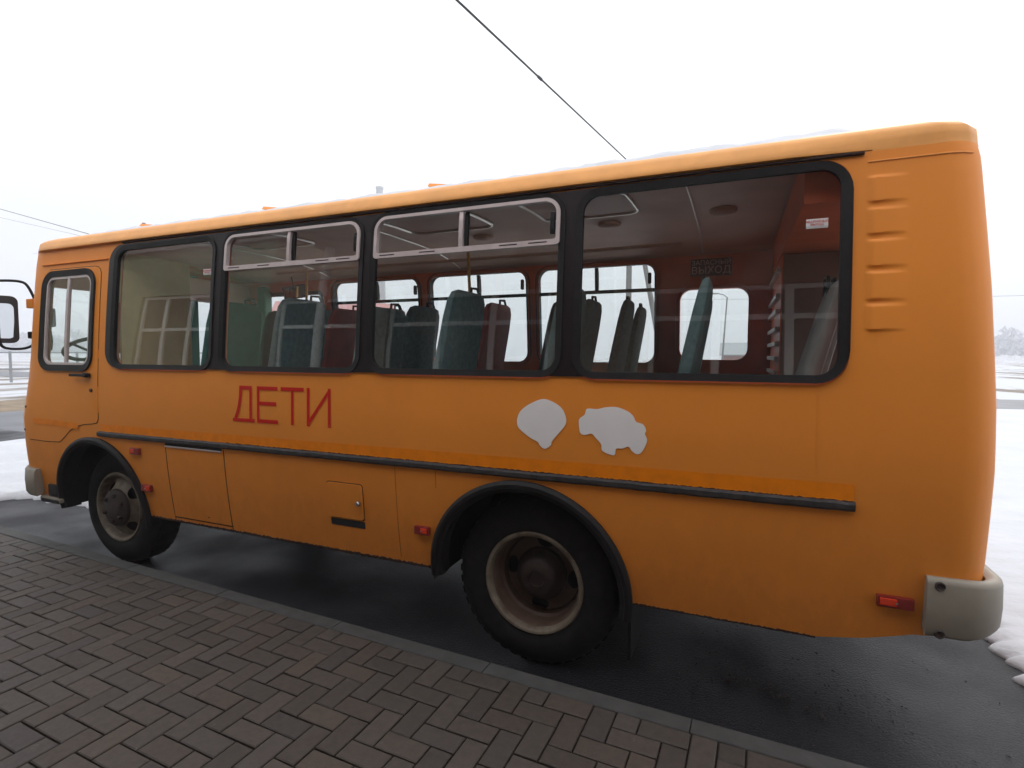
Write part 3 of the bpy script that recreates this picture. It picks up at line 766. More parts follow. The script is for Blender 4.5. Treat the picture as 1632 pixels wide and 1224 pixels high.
# front passenger door
g = ring('passenger_door', rrect(FDR[0]-.02, FDR[1]+.02, FDR[2]-.02, FDR[3]+.02, .08), rrect(FDR[0]+.05, FDR[1]-.05, FDR[2]+.05, FDR[3]-.05, .06), .01, .05, M['rubber'], bus, far=True)
patch('glass_pane', rrect(FDR[0]+.04, FDR[1]-.04, FDR[2]+.04, FDR[3]-.04, .06), [], -.01, M['glass'], g, far=True, grid=(.5, .2))
bar('door_rail', -3.98, -3.93, 1.08, 2.42, .0, .04, M['rubber'], g, far=True, nseg=1)
# windscreen and rear screen
for nm, hole in (('windscreen', ws_hole()), ('rear_screen', rw_hole())):
    for far in (False, True):
        c_ = [(p[0], p[1]) for p in hole]
        cu = sum(p[0] for p in c_)/len(c_); cz_ = sum(p[1] for p in c_)/len(c_)
        big = [(cu+(p[0]-cu)*1.06, cz_+(p[1]-cz_)*1.06) for p in c_]; sml = [(cu+(p[0]-cu)*.97, cz_+(p[1]-cz_)*.97) for p in c_]
        g = ring(nm, big, sml, .012, .06, M['rubber'], bus, far=far)
        patch('glass_pane', sml, [], -.01, M['glass'], g, far=far, grid=(.2, .2), smooth=True)
# dashboard, steering wheel, driver's seat, partition
mb = MB(); mb.box((-4.68, .20, .9), (-4.25, 2.2, 1.50), .05); mb.build('dashboard', M['dash'], bus, True)
mb = MB(); sw = [(-4.42+.14*math.sin(2*PI*i/28), .48+.23*math.cos(2*PI*i/28), 1.735+.10*math.sin(2*PI*i/28)) for i in range(29)]
mb.tube(sw, .017, 8, False); mb.tube([(-4.56, .48, 1.40), (-4.43, .48, 1.70)], .025)
for i in (2, 12, 21): mb.tube([sw[i], (-4.43, .48, 1.70)], .012)
mb.build('steering_wheel', M['dash'], bus, True)
MB().box((-3.42, .10, 1.1), (-3.395, .68, 2.47), .004).build('driver_partition', M['ply'], bus)
MB().box((-4.60, .22, 2.27), (-4.50, 2.28, 2.52), .02).build('windscreen_header', M['ceil'], bus, True)
MB().box((-4.57, 1.80, 2.12), (-4.54, 2.08, 2.40), .004).build('route_board', M['brown'], bus)
MB().box((-4.02, .42, 1.05), (-3.90, .92, 1.60), .04).build('driver_seat', M['fabric'], bus, True)
MB().box((-4.60, 1.50, 1.5), (-4.52, 1.60, 2.55), .01).build('windscreen_pillar', M['green'], bus)
MB().box((-4.40, 2.28, 1.5), (-4.28, 2.40, 2.5), .02).build('door_post', M['green'], bus)
mb = MB(); c0 = Vector((-3.6, 2.08, 2.385))
g = bpy.data.objects.new('cabin_mirror', None); C.objects.link(g); g.parent = bus; g.location = c0; g.rotation_euler = (R(12), R(8), R(-38))
MB().box((-.02, -.125, -.075), (.02, .125, .075), .02).build('mirror_case', M['rubber'], g, True)
MB().box((.0205, -.105, -.058), (.0225, .105, .058)).build('mirror_glass', M['mirror'], g)
MB().tube([(0, 0, .07), (0, 0, .17)], .008).build('mirror_stalk', M['rubber'], g)
def seat(x, y0, y1, m_back, lean=.20, top=2.08, z0=1.05, label=None):
    """backrest slopes rearward; fabric cushion below"""
    V = []; F = []; w_ = y1-y0
    yc = (y0+y1)/2
    levs = [(0, 1.0, .09), (.3, 1.0, .085), (.6, .98, .075), (.84, .96, .065), (.94, .91, .055), (.985, .80, .04), (1.0, .60, .02)]
    H = top-z0; nn = 12
    for t, k, d in levs:
        xc = x-lean*(1-t); z = z0+H*t
        for i in range(nn):
            a = 2*PI*i/nn; cx_, sy = math.cos(a), math.sin(a)
            ex = math.copysign(abs(cx_)**.55, cx_)*d/2; ey = math.copysign(abs(sy)**.28, sy)*w_/2*k
            V.append((xc+ex, yc+ey, z))
    for j in range(len(levs)-1):
        for i in range(nn): F.append((j*nn+i, j*nn+(i+1) % nn, (j+1)*nn+(i+1) % nn, (j+1)*nn+i))
    F += [tuple(range(nn))[::-1], tuple((len(levs)-1)*nn+i for i in range(nn))]
    s = mk('passenger_seat', V, F, m_back, bus, True, 50)
    if label: s['label'] = label
    hy = y1-.10
    MB().tube([(x-.03, hy-.06, top-.05), (x-.03, hy-.05, top+.035), (x-.03, hy+.03, top+.04), (x-.03, hy+.05, top+.01), (x-.03, hy+.055, top-.10)], .009, 8).build('grab_handle', M['rubber'], s, True)
    MB().box((x-lean-.46, y0+.01, z0-.06), (x-lean-.02, y1-.01, z0+.07), .03).build('seat_cushion', M['fabric'], s, True)
    MB().box((x-lean-.40, y0+.06, .88), (x-lean-.34, y1-.06, z0-.06)).build('seat_frame', M['rubber'], s)
    return s
for k, x in enumerate((.84, .13, -.55, -1.16, -1.86, -2.52)):
    gm = M['seatgreen'] if k == 5 else M['fabric']
    seat(x, .17, .66, gm, top=2.08 if k != 3 else 2.0); seat(x-.02, .69, 1.15, M['fabric2'] if k in (2, 4) else gm, top=2.05)
for k, x in enumerate((.74, .20, -.36, -1.18, -2.0, -2.75)):
    seat(x, 1.50, 1.90, M['fabric2'] if k in (3, 4) else M['fabric'], top=2.12); seat(x+.03, 1.93, 2.33, M['fabric'], top=2.10 if k else 2.14)
seat(1.42, .20, .66, M['cover'], lean=.26, top=2.05, label='rear bench seat under a grey cover'); seat(1.52, .69, 1.15, M['cover'], lean=.26, top=2.10)
# handrails
for pts in ([(-1.02, 1.30, 2.64), (-1.00, 1.30, 2.2), (-1.02, 1.3, .9)], [(-.98, .98, .9), (-.86, .98, 1.9), (-.84, .98, 2.02)], [(-3.3, 1.9, 1.2), (-3.25, 1.9, 2.60)]):
    MB().tube(pts, .013, 8).build('handrail', M['brass'], bus, True)
MB().tube([(-3.3, 1.55, 2.50), (.6, 1.55, 2.50)], .014, 8).build('handrail', M['ceil'], bus, True)
# rear cabinet; white slats on its side stand in for bright streaks of light
cab = MB().box((1.2505, 1.42, 1.12), (1.78, 2.39, 2.36), .006).build('rear_cabinet', M['cab'], bus)
MB().box((1.243, 1.421, 1.12), (1.2502, 2.39, 2.355)).build('cabinet_side', M['inner'], cab)
MB().box((1.24, .17, 2.366), (1.77, 2.33, 2.60)).build('rear_header', M['inner'], bus)
mb = MB()
for z in (2.25, 2.08, 1.98, 1.86, 1.76, 1.66, 1.56): mb.box((1.215, 1.45, z), (1.2425, 2.36, z+.028), .003)
mb.build('light_streak_slat', M['upvc'], cab)
# emergency exit plate and pane labels, real letters
def textmesh(name, body_, size, loc, rot, m_, parent, ext=.001, sx=1):
    cu = bpy.data.curves.new(name, 'FONT'); cu.body = body_; cu.size = size; cu.align_x = 'CENTER'; cu.align_y = 'CENTER'; cu.extrude = ext; cu.space_line = .95; cu.resolution_u = 3
    t = bpy.data.objects.new(name, cu); C.objects.link(t); dg = bpy.context.evaluated_depsgraph_get()
    me = bpy.data.meshes.new_from_object(t.evaluated_get(dg)); bpy.data.objects.remove(t)
    o = bpy.data.objects.new(name, me); C.objects.link(o); me.materials.clear(); me.materials.append(m_); o.location = loc; o.rotation_euler = rot; o.scale = (sx, 1, 1); o.parent = parent; return o
pl = MB().box((.60, 2.345, 2.37), (.93, 2.353, 2.515)).build('exit_sign', M['sign'], bus)
textmesh('sign_letters', 'ЗАПАСНЫЙ', .055, (.765, 2.343, 2.480), (R(90), 0, 0), M['signt'], pl, sx=1.0)
textmesh('sign_letters', 'ВЫХОД', .085, (.765, 2.343, 2.415), (R(90), 0, 0), M['signt'], pl, sx=1.0)
for (u, z, w_, h_) in ((1.281, 2.254, .082, .040), (-2.386, 2.257, .075, .040)):
    yy = prof(z)+.003
    s = MB().box((u-w_/2, yy, z-h_/2), (u+w_/2, yy+.001, z+h_/2)).build('pane_label', M['upvc'], bus)
    textmesh('label_text', 'АВАРИЙНЫЙ\nВЫХОД', .013, (u, yy-.001, z+.002), (R(90-4), 0, 0), M['red'], s, ext=.0003)
# roof hatches
for x in (-3.98, -2.50, -.98):
    V = [(x, .66, 2.86), (x, 1.5, 2.91), (x+.60, 1.5, 2.80), (x+.60, .66, 2.77), (x, .64, 2.835), (x, 1.52, 2.88), (x+.62, 1.52, 2.775), (x+.62, .64, 2.74)]
    mk('roof_hatch', V, [(0,1,2,3),(4,7,6,5),(0,3,7,4),(3,2,6,7),(2,1,5,6),(1,0,4,5)], M['paint'], roof)
    V2 = [(x+.03, .70, 2.74), (x+.03, 1.46, 2.76), (x+.58, 1.46, 2.76), (x+.58, .70, 2.74), (x+.03, .70, 2.85), (x+.03, 1.46, 2.89), (x+.58, 1.46, 2.785), (x+.58, .70, 2.755)]
    mk('hatch_frame', V2, [(0,3,2,1),(4,5,6,7),(0,1,5,4),(1,2,6,5),(2,3,7,6),(3,0,4,7)], M['rubber'], roof)
# outside mirror with its tube bracket
def arcpts(pts, n=5):
    o = []
    for i in range(len(pts)-1):
        p0 = Vector(pts[max(i-1, 0)]); p1 = Vector(pts[i]); p2 = Vector(pts[i+1]); p3 = Vector(pts[min(i+2, len(pts)-1)])
        for k in range(n):
            t = k/n; o.append(.5*((2*p1)+(-p0+p2)*t+(2*p0-5*p1+4*p2-p3)*t*t+(-p0+3*p1-3*p2+p3)*t**3))
    o.append(Vector(pts[-1])); return o
mr_ = bpy.data.objects.new('door_mirror', None); C.objects.link(mr_); mr_.parent = bus; mr_.location = (-4.75, -.04, 1.98)
X = -4.75
pts = [(-4.62, .16, 2.12), (-4.68, .13, 2.27), (-4.72, .09, 2.31), (X, -.02, 2.305), (X, -.045, 2.29), (X, -.055, 2.22), (X, -.055, 1.86), (X, -.045, 1.77), (X, .0, 1.735), (-4.72, .10, 1.735), (-4.66, .14, 1.77), (-4.60, .15, 1.84)]
MB().tube([Vector(p)-Vector(mr_.location) for p in arcpts(pts)], .011, 8).build('mirror_arm', M['rubber'], mr_, True)
MB().box((-4.66+4.75, .10+.04, 2.08-1.98), (-4.56+4.75, .20+.04, 2.16-1.98), .008).build('mirror_mount', M['paint'], mr_)
MB().box((-4.66+4.75, .10+.04, 1.82-1.98), (-4.56+4.75, .19+.04, 1.88-1.98), .008).build('mirror_mount', M['rubber'], mr_)
head = bpy.data.objects.new('mirror_head', None)
def rbox(o0, w_, h_, d_, r_, name, m_, parent):
    out_ = rrect(-w_/2, w_/2, -h_/2, h_/2, r_, 5); n_ = len(out_); V = []; F = []
    for dx, sc_ in ((0, 1), (-d_*.5, .97), (-d_*.85, .85), (-d_, .6)):
        for p in out_: V.append((dx, p[0]*sc_, p[1]*sc_))
    for k in range(3):
        for i in range(n_): F.append((k*n_+i, k*n_+(i+1) % n_, (k+1)*n_+(i+1) % n_, (k+1)*n_+i))
    F += [tuple(3*n_+i for i in range(n_)), tuple(range(n_))]
    return mk(name, V, F, m_, parent, True, 40)
case = rbox(None, .235, .40, .10, .05, 'mirror_case', M['dash'], mr_); case.location = (0, 0, 0); case.rotation_euler = (0, 0, R(-14))
gl_ = mk('mirror_glass', [(.002, p[0], p[1]) for p in rrect(-.078, .088, -.160, .135, .04, 5)], [tuple(range(len(rrect(-.078, .088, -.160, .135, .04, 5))))], M['mirror'], case)
mr3 = bpy.data.objects.new('door_mirror', None); C.objects.link(mr3); mr3.parent = bus; mr3.location = (-4.98, .42, 2.03)
MB().tube([(0, 0, -.02), (.0, .02, -.22), (.02, .0, -.30), (.12, -.08, -.33)], .009).build('mirror_arm', M['rubber'], mr3, True)
MB().box((-.03, -.055, -.09), (.02, .055, .09), .02).build('mirror_case', M['dash'], mr3, True)
# a smaller mirror on the far corner
mr2 = bpy.data.objects.new('door_mirror', None); C.objects.link(mr2); mr2.parent = bus; mr2.location = (-4.85, 2.62, 2.0)
MB().tube([(.15, -.2, .25), (.02, -.02, .25), (0, 0, .2), (0, 0, -.15), (.15, -.2, -.2)], .011).build('mirror_arm', M['rubber'], mr2, True)
MB().box((-.05, -.09, -.16), (.0, .09, .16), .03).build('mirror_case', M['dash'], mr2, True)

# snow lying on the bus roof
def h2(x, y): 
    return (math.sin(x*3.1+y*1.7)+math.sin(x*7.3-y*4.1+1)+math.sin(x*13.7+y*9.1+2)*.6+math.sin(x*23+y*17)*.35)/2.95
def roofz(y):
    ins = min(y, 2.5-y); return lerp([(a, b) for a, b in lev if a > 0], ins)
V = []; F = []; nx_, ny_ = 150, 26
for i in range(nx_+1):
    x = -4.2+5.75*i/nx_
    for k in range(ny_+1):
        y = .16+2.18*k/ny_
        e = min(1, min(k, ny_-k)/2.0)*min(1, min(i, nx_-i)/4.0)
        amt = .015+.010*h2(x*3.3, y)+(.006 if x > .2 else -.004)
        V.append((x, y, roofz(y)-.03+(max(amt, -.02)+.03)*e))
for i in range(nx_):
    for k in range(ny_): F.append((i*(ny_+1)+k, (i+1)*(ny_+1)+k, (i+1)*(ny_+1)+k+1, i*(ny_+1)+k+1))
tag(mk('roof_snow', V, F, M['snow'], None, True, 180), 'thin white snow lying along the roof of the orange bus', 'snow', kind='stuff')

# ================================================================ ground
KS = -.04; KI = -.205                                   # pavement edge line y = KI + KS x
KA = math.atan(KS)
def kerbframe(s, t, z):                                   # s along the kerb, t away from the road (negative = pavement)
    return (s*math.cos(KA)-t*math.sin(KA)*1, KI+s*math.sin(KA)+t*math.cos(KA), z)
def ground_z(x, y): return 0
def sheet(name, x0, x1, y0, y1, z, m_, kind='structure', n=(1, 1)):
    V = [(x0+(x1-x0)*i/n[0], y0+(y1-y0)*k/n[1], z) for i in range(n[0]+1) for k in range(n[1]+1)]
    F = [(i*(n[1]+1)+k, (i+1)*(n[1]+1)+k, (i+1)*(n[1]+1)+k+1, i*(n[1]+1)+k+1) for i in range(n[0]) for k in range(n[1])]
    return tag(mk(name, V, F, m_), kind=kind)
# fields: snow with thawed grass
gm = mat('thawing_field', (.80, .82, .86), .8)
t = gm.node_tree; b = t.nodes['Principled BSDF']; n = t.nodes.new; l = t.links.new
g = n('ShaderNodeNewGeometry'); mp = n('ShaderNodeMapping'); mp.inputs['Scale'].default_value = (.35, .09, 1); l(g.outputs['Position'], mp.inputs[0])
nz = n('ShaderNodeTexNoise'); nz.inputs['Scale'].default_value = 1; nz.inputs['Detail'].default_value = 9; nz.inputs['Roughness'].default_value = .6; l(mp.outputs[0], nz.inputs['Vector'])
mr = n('ShaderNodeMapRange'); mr.inputs[1].default_value = .50; mr.inputs[2].default_value = .56; l(nz.outputs['Fac'], mr.inputs[0])
k = n('ShaderNodeMix'); k.data_type = 'RGBA'; l(mr.outputs[0], k.inputs[0]); k.inputs[6].default_value = (.50, .515, .54, 1); k.inputs[7].default_value = (.16, .125, .09, 1); l(k.outputs[2], b.inputs['Base Color'])
sheet('ground', -419, 379, -79, 339, -.03, gm)
# asphalt bay the bus stands in
V = [kerbframe(-7.4, .11, 0), kerbframe(2.9, .11, 0), (2.9, 3.3, 0), (-7.4, 3.6, 0)]
V = []; F = []
nx_, ny_ = 90, 34
def bay(i, k):
    x = -40+(42.9+0)*0
    return None
xs = [-40, -30, -20, -14, -10]+[-8+.25*i for i in range(47)]+[5, 8]
for x in xs:
    for k in range(ny_+1):
        y = KI+KS*x+.105+(3.8-(KI+KS*x))*k/ny_
        V.append((x, y, .0+.004*math.sin(x*2.3+y*3.1)*min(1, k/6)))
for i in range(len(xs)-1):
    for k in range(ny_): F.append((i*(ny_+1)+k, (i+1)*(ny_+1)+k, (i+1)*(ny_+1)+k+1, i*(ny_+1)+k+1))
tag(mk('road', V, F, M['asphalt'], None, True), kind='structure')
road2 = mat('far_asphalt', (.10, .10, .11), .55, noise=(.8, .75, 1.5))
V = [(-16.6, -30, -.006), (-11.2, -30, -.006), (-11.4, 3.0, -.006), (-12.2, 5.2, -.006), (-16.8, 30, -.006), (-19.5, 30, -.006)]
tag(mk('road', V, [tuple(range(6))], road2), kind='structure')
tag(mk('road', [(-60, 18.6, -.010), (80, 17.6, -.010), (80, 23.0, -.010), (-60, 24.5, -.010)], [(0, 1, 2, 3)], road2), kind='structure')
grass = mat('dead_grass', (.20, .15, .095), .95, noise=(1.5, .6, 1.4))
tag(mk('verge', [(-22.5, -20, -.014), (-16.9, -20, -.014), (-17.1, 5.0, -.014), (-21, 22, -.014), (-27, 22, -.014), (-23, 8, -.014)], [tuple(range(6))], grass), kind='structure')
# snow lying right of the bay and beyond it
def snow_sheet(name, edge, x_of, label, h=.06, seed=1, cols=60):
    pass
def rnd(x, y): return math.sin(x*12.9+y*37.7)*.5+math.sin(x*5.3-y*17.1+2)*.5
V = []; F = []; rows = 420; cols = 44; edge_rng = random.Random(11)
for i in range(rows+1):
    v_ = i/rows; y = -.15+18.0*v_**2.2
    xe = 2.40+.05*rnd(y*3, .3)+.02*rnd(y*2.1, 1.1)+.016*rnd(y*.77, 4)+edge_rng.uniform(-.012, .012)+(.0 if y < 1.2 else -.0)
    if y > 2.2: xe -= (y-2.2)*1.4
    if y < 1.0: xe -= .02*(1-y)
    for k in range(cols+1):
        q = k/cols; x = xe+(34-xe)*q**2.6
        d = (x-xe); hh = .055*min(1, d/.10)**.5+.05*(1-math.exp(-d*.8))+.035*h2(x*.55, y*.55)*min(1, d/.4)
        if k == 0: hh = -.02
        if i == rows: hh = -.05
        V.append((x, y, hh))
for i in range(rows):
    for k in range(cols): F.append((i*(cols+1)+k, (i+1)*(cols+1)+k, (i+1)*(cols+1)+k+1, i*(cols+1)+k+1))
tag(mk('snow_bank', V, F, M['snow'], None, True, 180), kind='structure')
# snow ahead of the bus, left
V = []; F = []; rows = 110; cols = 40
for i in range(rows+1):
    x = -5.05-6.3*i/rows
    ye = .93+.05*rnd(x*2.2, .1)+.04*rnd(x*7, 2)
    if x > -6.2: ye = .93+(x+6.2)*.10+.05*rnd(x*2.2, .1)
    if x < -6.6: ye -= (-6.6-x)*.9
    yt = 3.4+.3*rnd(x, 5)
    for k in range(cols+1):
        q = k/cols; y = ye+(yt-ye)*q**1.5; d = min(y-ye, x+0 if 0 else 9, yt-y+.02, (-5.05-x)+.02, (x+11.35)+.02)
        V.append((x, y, -.01+(.09*min(1, max(d, 0)/.12)**.6+.05*(h2(x, y)+.3)*min(1, max(d, 0)/.5))))
for i in range(rows):
    for k in range(cols): F.append((i*(cols+1)+k, (i+1)*(cols+1)+k, (i+1)*(cols+1)+k+1, i*(cols+1)+k+1))
tag(mk('snow_bank', V, F, M['snow'], None, True, 180), kind='structure')
# kerb stones
mb = MB(); s = -12.0+.83-.0
kz = .1
V = []; F = []
s = .837-14.0
while s < 6:
    bm_ = [(s+.002, .0), (s+.998, .0)]
    prof_k = [(0, -.1), (0, kz-.004), (.004, kz), (.092, kz), (.108, kz-.014), (.112, -.05)]
    a = len(mb.v)
    for ss in (s+.0025, s+.9975):
        for t_, z in prof_k: mb.v.append(kerbframe(ss, t_, z+.0015*math.sin(s*7)))
    k_ = len(prof_k)
    for j in range(k_-1): mb.f.append((a+j, a+k_+j, a+k_+j+1, a+j+1))
    mb.f += [tuple(a+j for j in range(k_))[::-1], tuple(a+k_+j for j in range(k_))]
    s += 1.0
tag(mb.build('kerb', M['kerb']), kind='structure')
# pavement: base sheet and every block with its bevel
V = [kerbframe(-14, 0, .086), kerbframe(6, 0, .086), kerbframe(6, -6.2, .086), kerbframe(-14, -6.2, .086)]
tag(mk('pavement_base', V, [(0, 1, 2, 3)], M['sand']), kind='structure')
CELL = .1063; mb = MB(); cols_ = []
rows_n = 44; c0, c1 = -84, 32; gap = .0036; rng = random.Random(3)
S0 = -.43
pal = [(.076, .062, .051), (.082, .065, .051), (.074, .062, .054), (.072, .062, .058), (.086, .064, .048), (.070, .059, .051)]
def block(s0, s1, t0, t1):
    s0 += gap; s1 -= gap; t0 += gap; t1 -= gap; b_ = .0045; dz_ = rng.uniform(-.0016, .0016); tx = rng.uniform(-.0012, .0012); ty_ = rng.uniform(-.0012, .0012)
    a = len(mb.v); zt_ = .100+dz_
    jx = rng.uniform(-.0008, .0008)
    q = [(s0, t0, -1, -1), (s1, t0, 1, -1), (s1, t1, 1, 1), (s0, t1, -1, 1)]
    for S, T, e, f in q: mb.v.append(kerbframe(S+jx, T, .080))
    for S, T, e, f in q: mb.v.append(kerbframe(S+jx, T, zt_-b_*.8+tx*e+ty_*f))
    for S, T, e, f in q: mb.v.append(kerbframe(S+jx-e*b_, T-f*b_, zt_+tx*e+ty_*f))
    mb.f += [(a+8, a+9, a+10, a+11)]
    for i in range(4):
        j = (i+1) % 4
        mb.f += [(a+4+i, a+4+j, a+8+j, a+8+i), (a+i, a+j, a+4+j, a+4+i)]
    c = rng.choice(pal); c = tuple(.55*c[i]*.78+.45*(.074, .054, .040)[i] for i in range(3)); k_ = rng.uniform(.80, 1.14); cols_.append((c[0]*k_, c[1]*k_, c[2]*k_, 1))
for r in range(rows_n):
    t_top = -.003-r*CELL
    for c in range(c0, c1):
        ph = (c+r) % 4; S = S0+c*CELL
        if S > 3.6 or S < -9: continue
        if ph == 0: block(S, S+CELL, t_top-2*CELL, t_top)            # stands across, two rows deep
        elif ph == 1 and r == 0: block(S, S+CELL, t_top-CELL, t_top)
        elif ph == 2: block(S, S+2*CELL, t_top-CELL, t_top)
pv = mb.build('pavement', M['paver'])
ca = pv.data.color_attributes.new('Col', 'FLOAT_COLOR', 'CORNER')
nf = 9; li = 0; buf = []
for p in pv.data.polygons:
    buf += list(cols_[p.index//nf])*p.loop_total
ca.data.foreach_set('color', buf)
tag(pv, kind='structure')
# litter of twigs and grit on the asphalt behind the rear wheel
mb = MB(); rg = random.Random(5)
for i in range(400):
    if i < 330: x = rg.gauss(1.15, .28); y = rg.gauss(.42, .26)
    else: x = rg.uniform(-.2, 2.4); y = rg.uniform(.0, 1.4)
    if y < KI+KS*x+.14: continue
    a = rg.gauss(2.4, .5); L_ = rg.uniform(.004, .024); w_ = rg.uniform(.0012, .004); h_ = rg.uniform(.002, .006)
    dx, dy = math.cos(a)*L_/2, math.sin(a)*L_/2; ex, ey = -math.sin(a)*w_, math.cos(a)*w_
    mb.add([(x-dx-ex, y-dy-ey, .003), (x+dx-ex*.4, y+dy-ey*.4, .003), (x+dx+ex*.4, y+dy+ey*.4, .003), (x-dx+ex, y-dy+ey, .003), (x-dx*.4, y-dy*.4, .003+h_), (x+dx*.5, y+dy*.5, .003+h_*.7)],
           [(0, 1, 5, 4), (1, 2, 5), (2, 3, 4, 5), (3, 0, 4), (0, 3, 2, 1)])
for cx_, cy_ in ((1.22, .32), (1.02, .40), (1.36, .28), (1.20, .38)):
    for i in range(9):
        x = rg.gauss(cx_, .03); y = rg.gauss(cy_, .02); r_ = rg.uniform(.004, .012)
        mb.add([(x-r_, y-r_, .002), (x+r_, y-r_*.6, .002), (x+r_*.7, y+r_, .002), (x-r_*.8, y+r_*.8, .002), (x, y, .004+r_)], [(0, 1, 4), (1, 2, 4), (2, 3, 4), (3, 0, 4)])
tag(mb.build('road_litter', M['hub']), 'scattered dark twigs and grit on the wet asphalt behind the rear wheel', 'litter', kind='stuff')

# ================================================================ entrance building behind the photographer
bl = tag(empty('entrance_building', (0, -6, 0)), 'entrance building with wide brown canopy and white framed windows facing the bus', 'building')
def bp(name, mb_, m_, parent=None): 
    o = mb_.build(name, m_, parent or bl)
    o.matrix_parent_inverse = Matrix.Translation((0, 6, 0)) if (parent is None) else Matrix.Identity(4)
    return o
YF = -4.6
wins = [(-10.6, -8.4, .6, 3.7), (-6.7, -4.9, .2, 3.45), (-4.3, -1.5, .1, 3.45), (-.1, 2.4, .1, 3.35), (3.2, 4.8, .95, 3.3)]
def wallseg(x0, x1, m_):
    mb_ = MB(); cur_x = x0
    for a, b, c, d in [w_ for w_ in wins if x0 <= w_[0] and w_[1] <= x1]:
        mb_.box((cur_x, YF-.3, 0), (a, YF, 4.8)); mb_.box((a, YF-.3, d), (b, YF, 4.8)); mb_.box((a, YF-.3, 0), (b, YF, c)); cur_x = b
    mb_.box((cur_x, YF-.3, 0), (x1, YF, 4.8)); bp('wall', mb_, m_)
wallseg(-16, -7.0, M['facade_a']); wallseg(-7.0, 9, M['facade_b'])
for a, b, c, d in wins:
    mb_ = MB(); f_ = .07
    mb_.box((a, YF-.14, c), (a+f_, YF-.06, d)); mb_.box((b-f_, YF-.14, c), (b, YF-.06, d)); mb_.box((a+f_, YF-.14, d-f_), (b-f_, YF-.06, d)); mb_.box((a+f_, YF-.14, c), (b-f_, YF-.06, c+f_))
    k_ = 2 if b-a > 2 else 1
    xm = [a+(b-a)*(i+1)/(k_+1) for i in range(k_)]
    for x in xm: mb_.box((x-.05, YF-.139, c+f_), (x+.05, YF-.061, d-f_))
    mb_.box((a+f_, YF-.137, 2.82), (b-f_, YF-.063, 2.90))
    wf = bp('window', mb_, M['upvc'])
    o = MB().box((a+.02, YF-.11, c+.02), (b-.02, YF-.10, d-.02)).build('glass_pane', M['dglass'], wf)
mb_ = MB(); mb_.box((-4.8, YF, 3.95), (5.6, -2.60, 4.2)); bp('canopy', mb_, M['soffit'])
mb_ = MB(); mb_.box((-4.85, -2.60, 3.93), (5.65, -2.56, 4.24)); bp('canopy_edge', mb_, M['redroof'])
mb_ = MB(); mb_.box((-16, -12, 4.8), (9, YF+.1, 4.95)); mb_.box((-16, -12, 0), (-15.7, YF-.3, 4.8)); mb_.box((8.7, -12, 0), (9, YF-.3, 4.8)); mb_.box((-15.7, -12, 0), (8.7, -11.7, 4.8)); bp('roof', mb_, M['greywall'])
for x in (-4.6, 5.3):
    bp('canopy_post', MB().tube([(x, -3.4, .09), (x, -3.4, 3.95)], .07, 14), M['upvc'])

# ================================================================ far things
def pole(name, x, y, h, r, label, cat='pole', group=None, strut=False, arms=(), top=None, lean=0):
    e = tag(empty(name, (x, y, 0)), label, cat, group)
    MB().tube([(0, 0, -.1), (lean*.5, 0, h*.5), (lean, 0, h)], [r, r*.85, r*.65], 10).build('pole_shaft', M['wood'], e, True)
    if strut: MB().tube([(1.9, .3, -.1), (.1, 0, h*.86)], [r*.9, r*.6], 8).build('strut', M['wood'], e, True)
    for z, hw in arms:
        mb2 = MB(); mb2.box((-hw, -.05, z-.05), (hw, .05, z+.05))
        for q in (-hw*.9, 0, hw*.9): mb2.tube([(q, 0, z), (q, 0, z+.22)], .035, 6)
        mb2.build('crossarm', M['fence'], e)
    return e
def wire(name, p, q, r, label, sag=.3, group=None):
    p = Vector(p); q = Vector(q); pts = [p.lerp(q, i/24)-Vector((0, 0, sag*4*(i/24)*(1-i/24))) for i in range(25)]
    o = MB().tube(pts, r, 6).build(name, M['wire'], None, True)
    return tag(o, label, 'wire', group)
# A-pole seen through the rear side windows; service cable from it to the building
pole('utility_pole', -3.95, 24, 10.95, .16, 'braced concrete utility pole in the fog, seen through the rearmost big bus window', strut=True, arms=((9.2, 1.0),))
d1 = Vector((-4.753, 8.0, 9.302))-Vector((-3.9, 24, 10.85))
wb = Vector((-4.753, 8, 9.302))+d1*.9
o = wire('service_cable', (-3.9, 24, 10.85), wb, .028, 'thick dark cable running from the top of the picture down behind the bus roof', sag=0.0)
o2 = MB().tube([Vector((-3.9, 24, 10.85)).lerp(Vector((-4.753, 8, 9.302)), t) for t in (.705, .72)], .045, 8).build('cable_clamp', M['wire'], o, True)
# roof mast holding the cable on the building side
mz = wb
ms = tag(empty('cable_mast', (mz.x, mz.y, 0)), 'steel mast by the entrance building holding the thick cable', 'mast')
MB().tube([(0, 0, 0), (0, 0, mz.z+.1)], .06, 10).build('mast_shaft', M['fence'], ms, True)
# street lamp seen through the rear door window
lp = pole('street_lamp', -.02, 40, 5.9, .075, 'thin street lamp in the fog seen through the small rear door window', 'street lamp', lean=.30)
MB().tube([(.30, 0, 5.85), (.1, 0, 6.05), (-.35, 0, 6.2)], .035, 8).build('lamp_arm', M['fence'], lp, True)
MB().box((-.75, -.1, 6.14), (-.35, .1, 6.24), .03).build('lamp_head', M['fence'], lp)
pole('utility_pole', -59, 20.5, 13.6, .16, 'far utility pole at the left edge carrying two wires', arms=((12.6, 1.0), (13.2, .8)))
pole('utility_pole', -30, 17.6, 9.0, .14, 'utility pole hidden behind the front of the bus', arms=((8.4, .9),))
wire('overhead_wire', (-58, 21.9, 14.25), (-36.0, 19.0, 8.9), .022, 'upper of the two overhead wires left of the bus roof', sag=.0)
wire('overhead_wire', (-57, 22, 13.2), (-36.2, 20.2, 8.7), .010, 'lower, fainter overhead wire left of the bus roof', sag=.0)
pole('utility_pole', -7.6, 64, 8.6, .13, 'faint far utility pole behind the bus carrying the low wire', arms=((8.3, .6),))
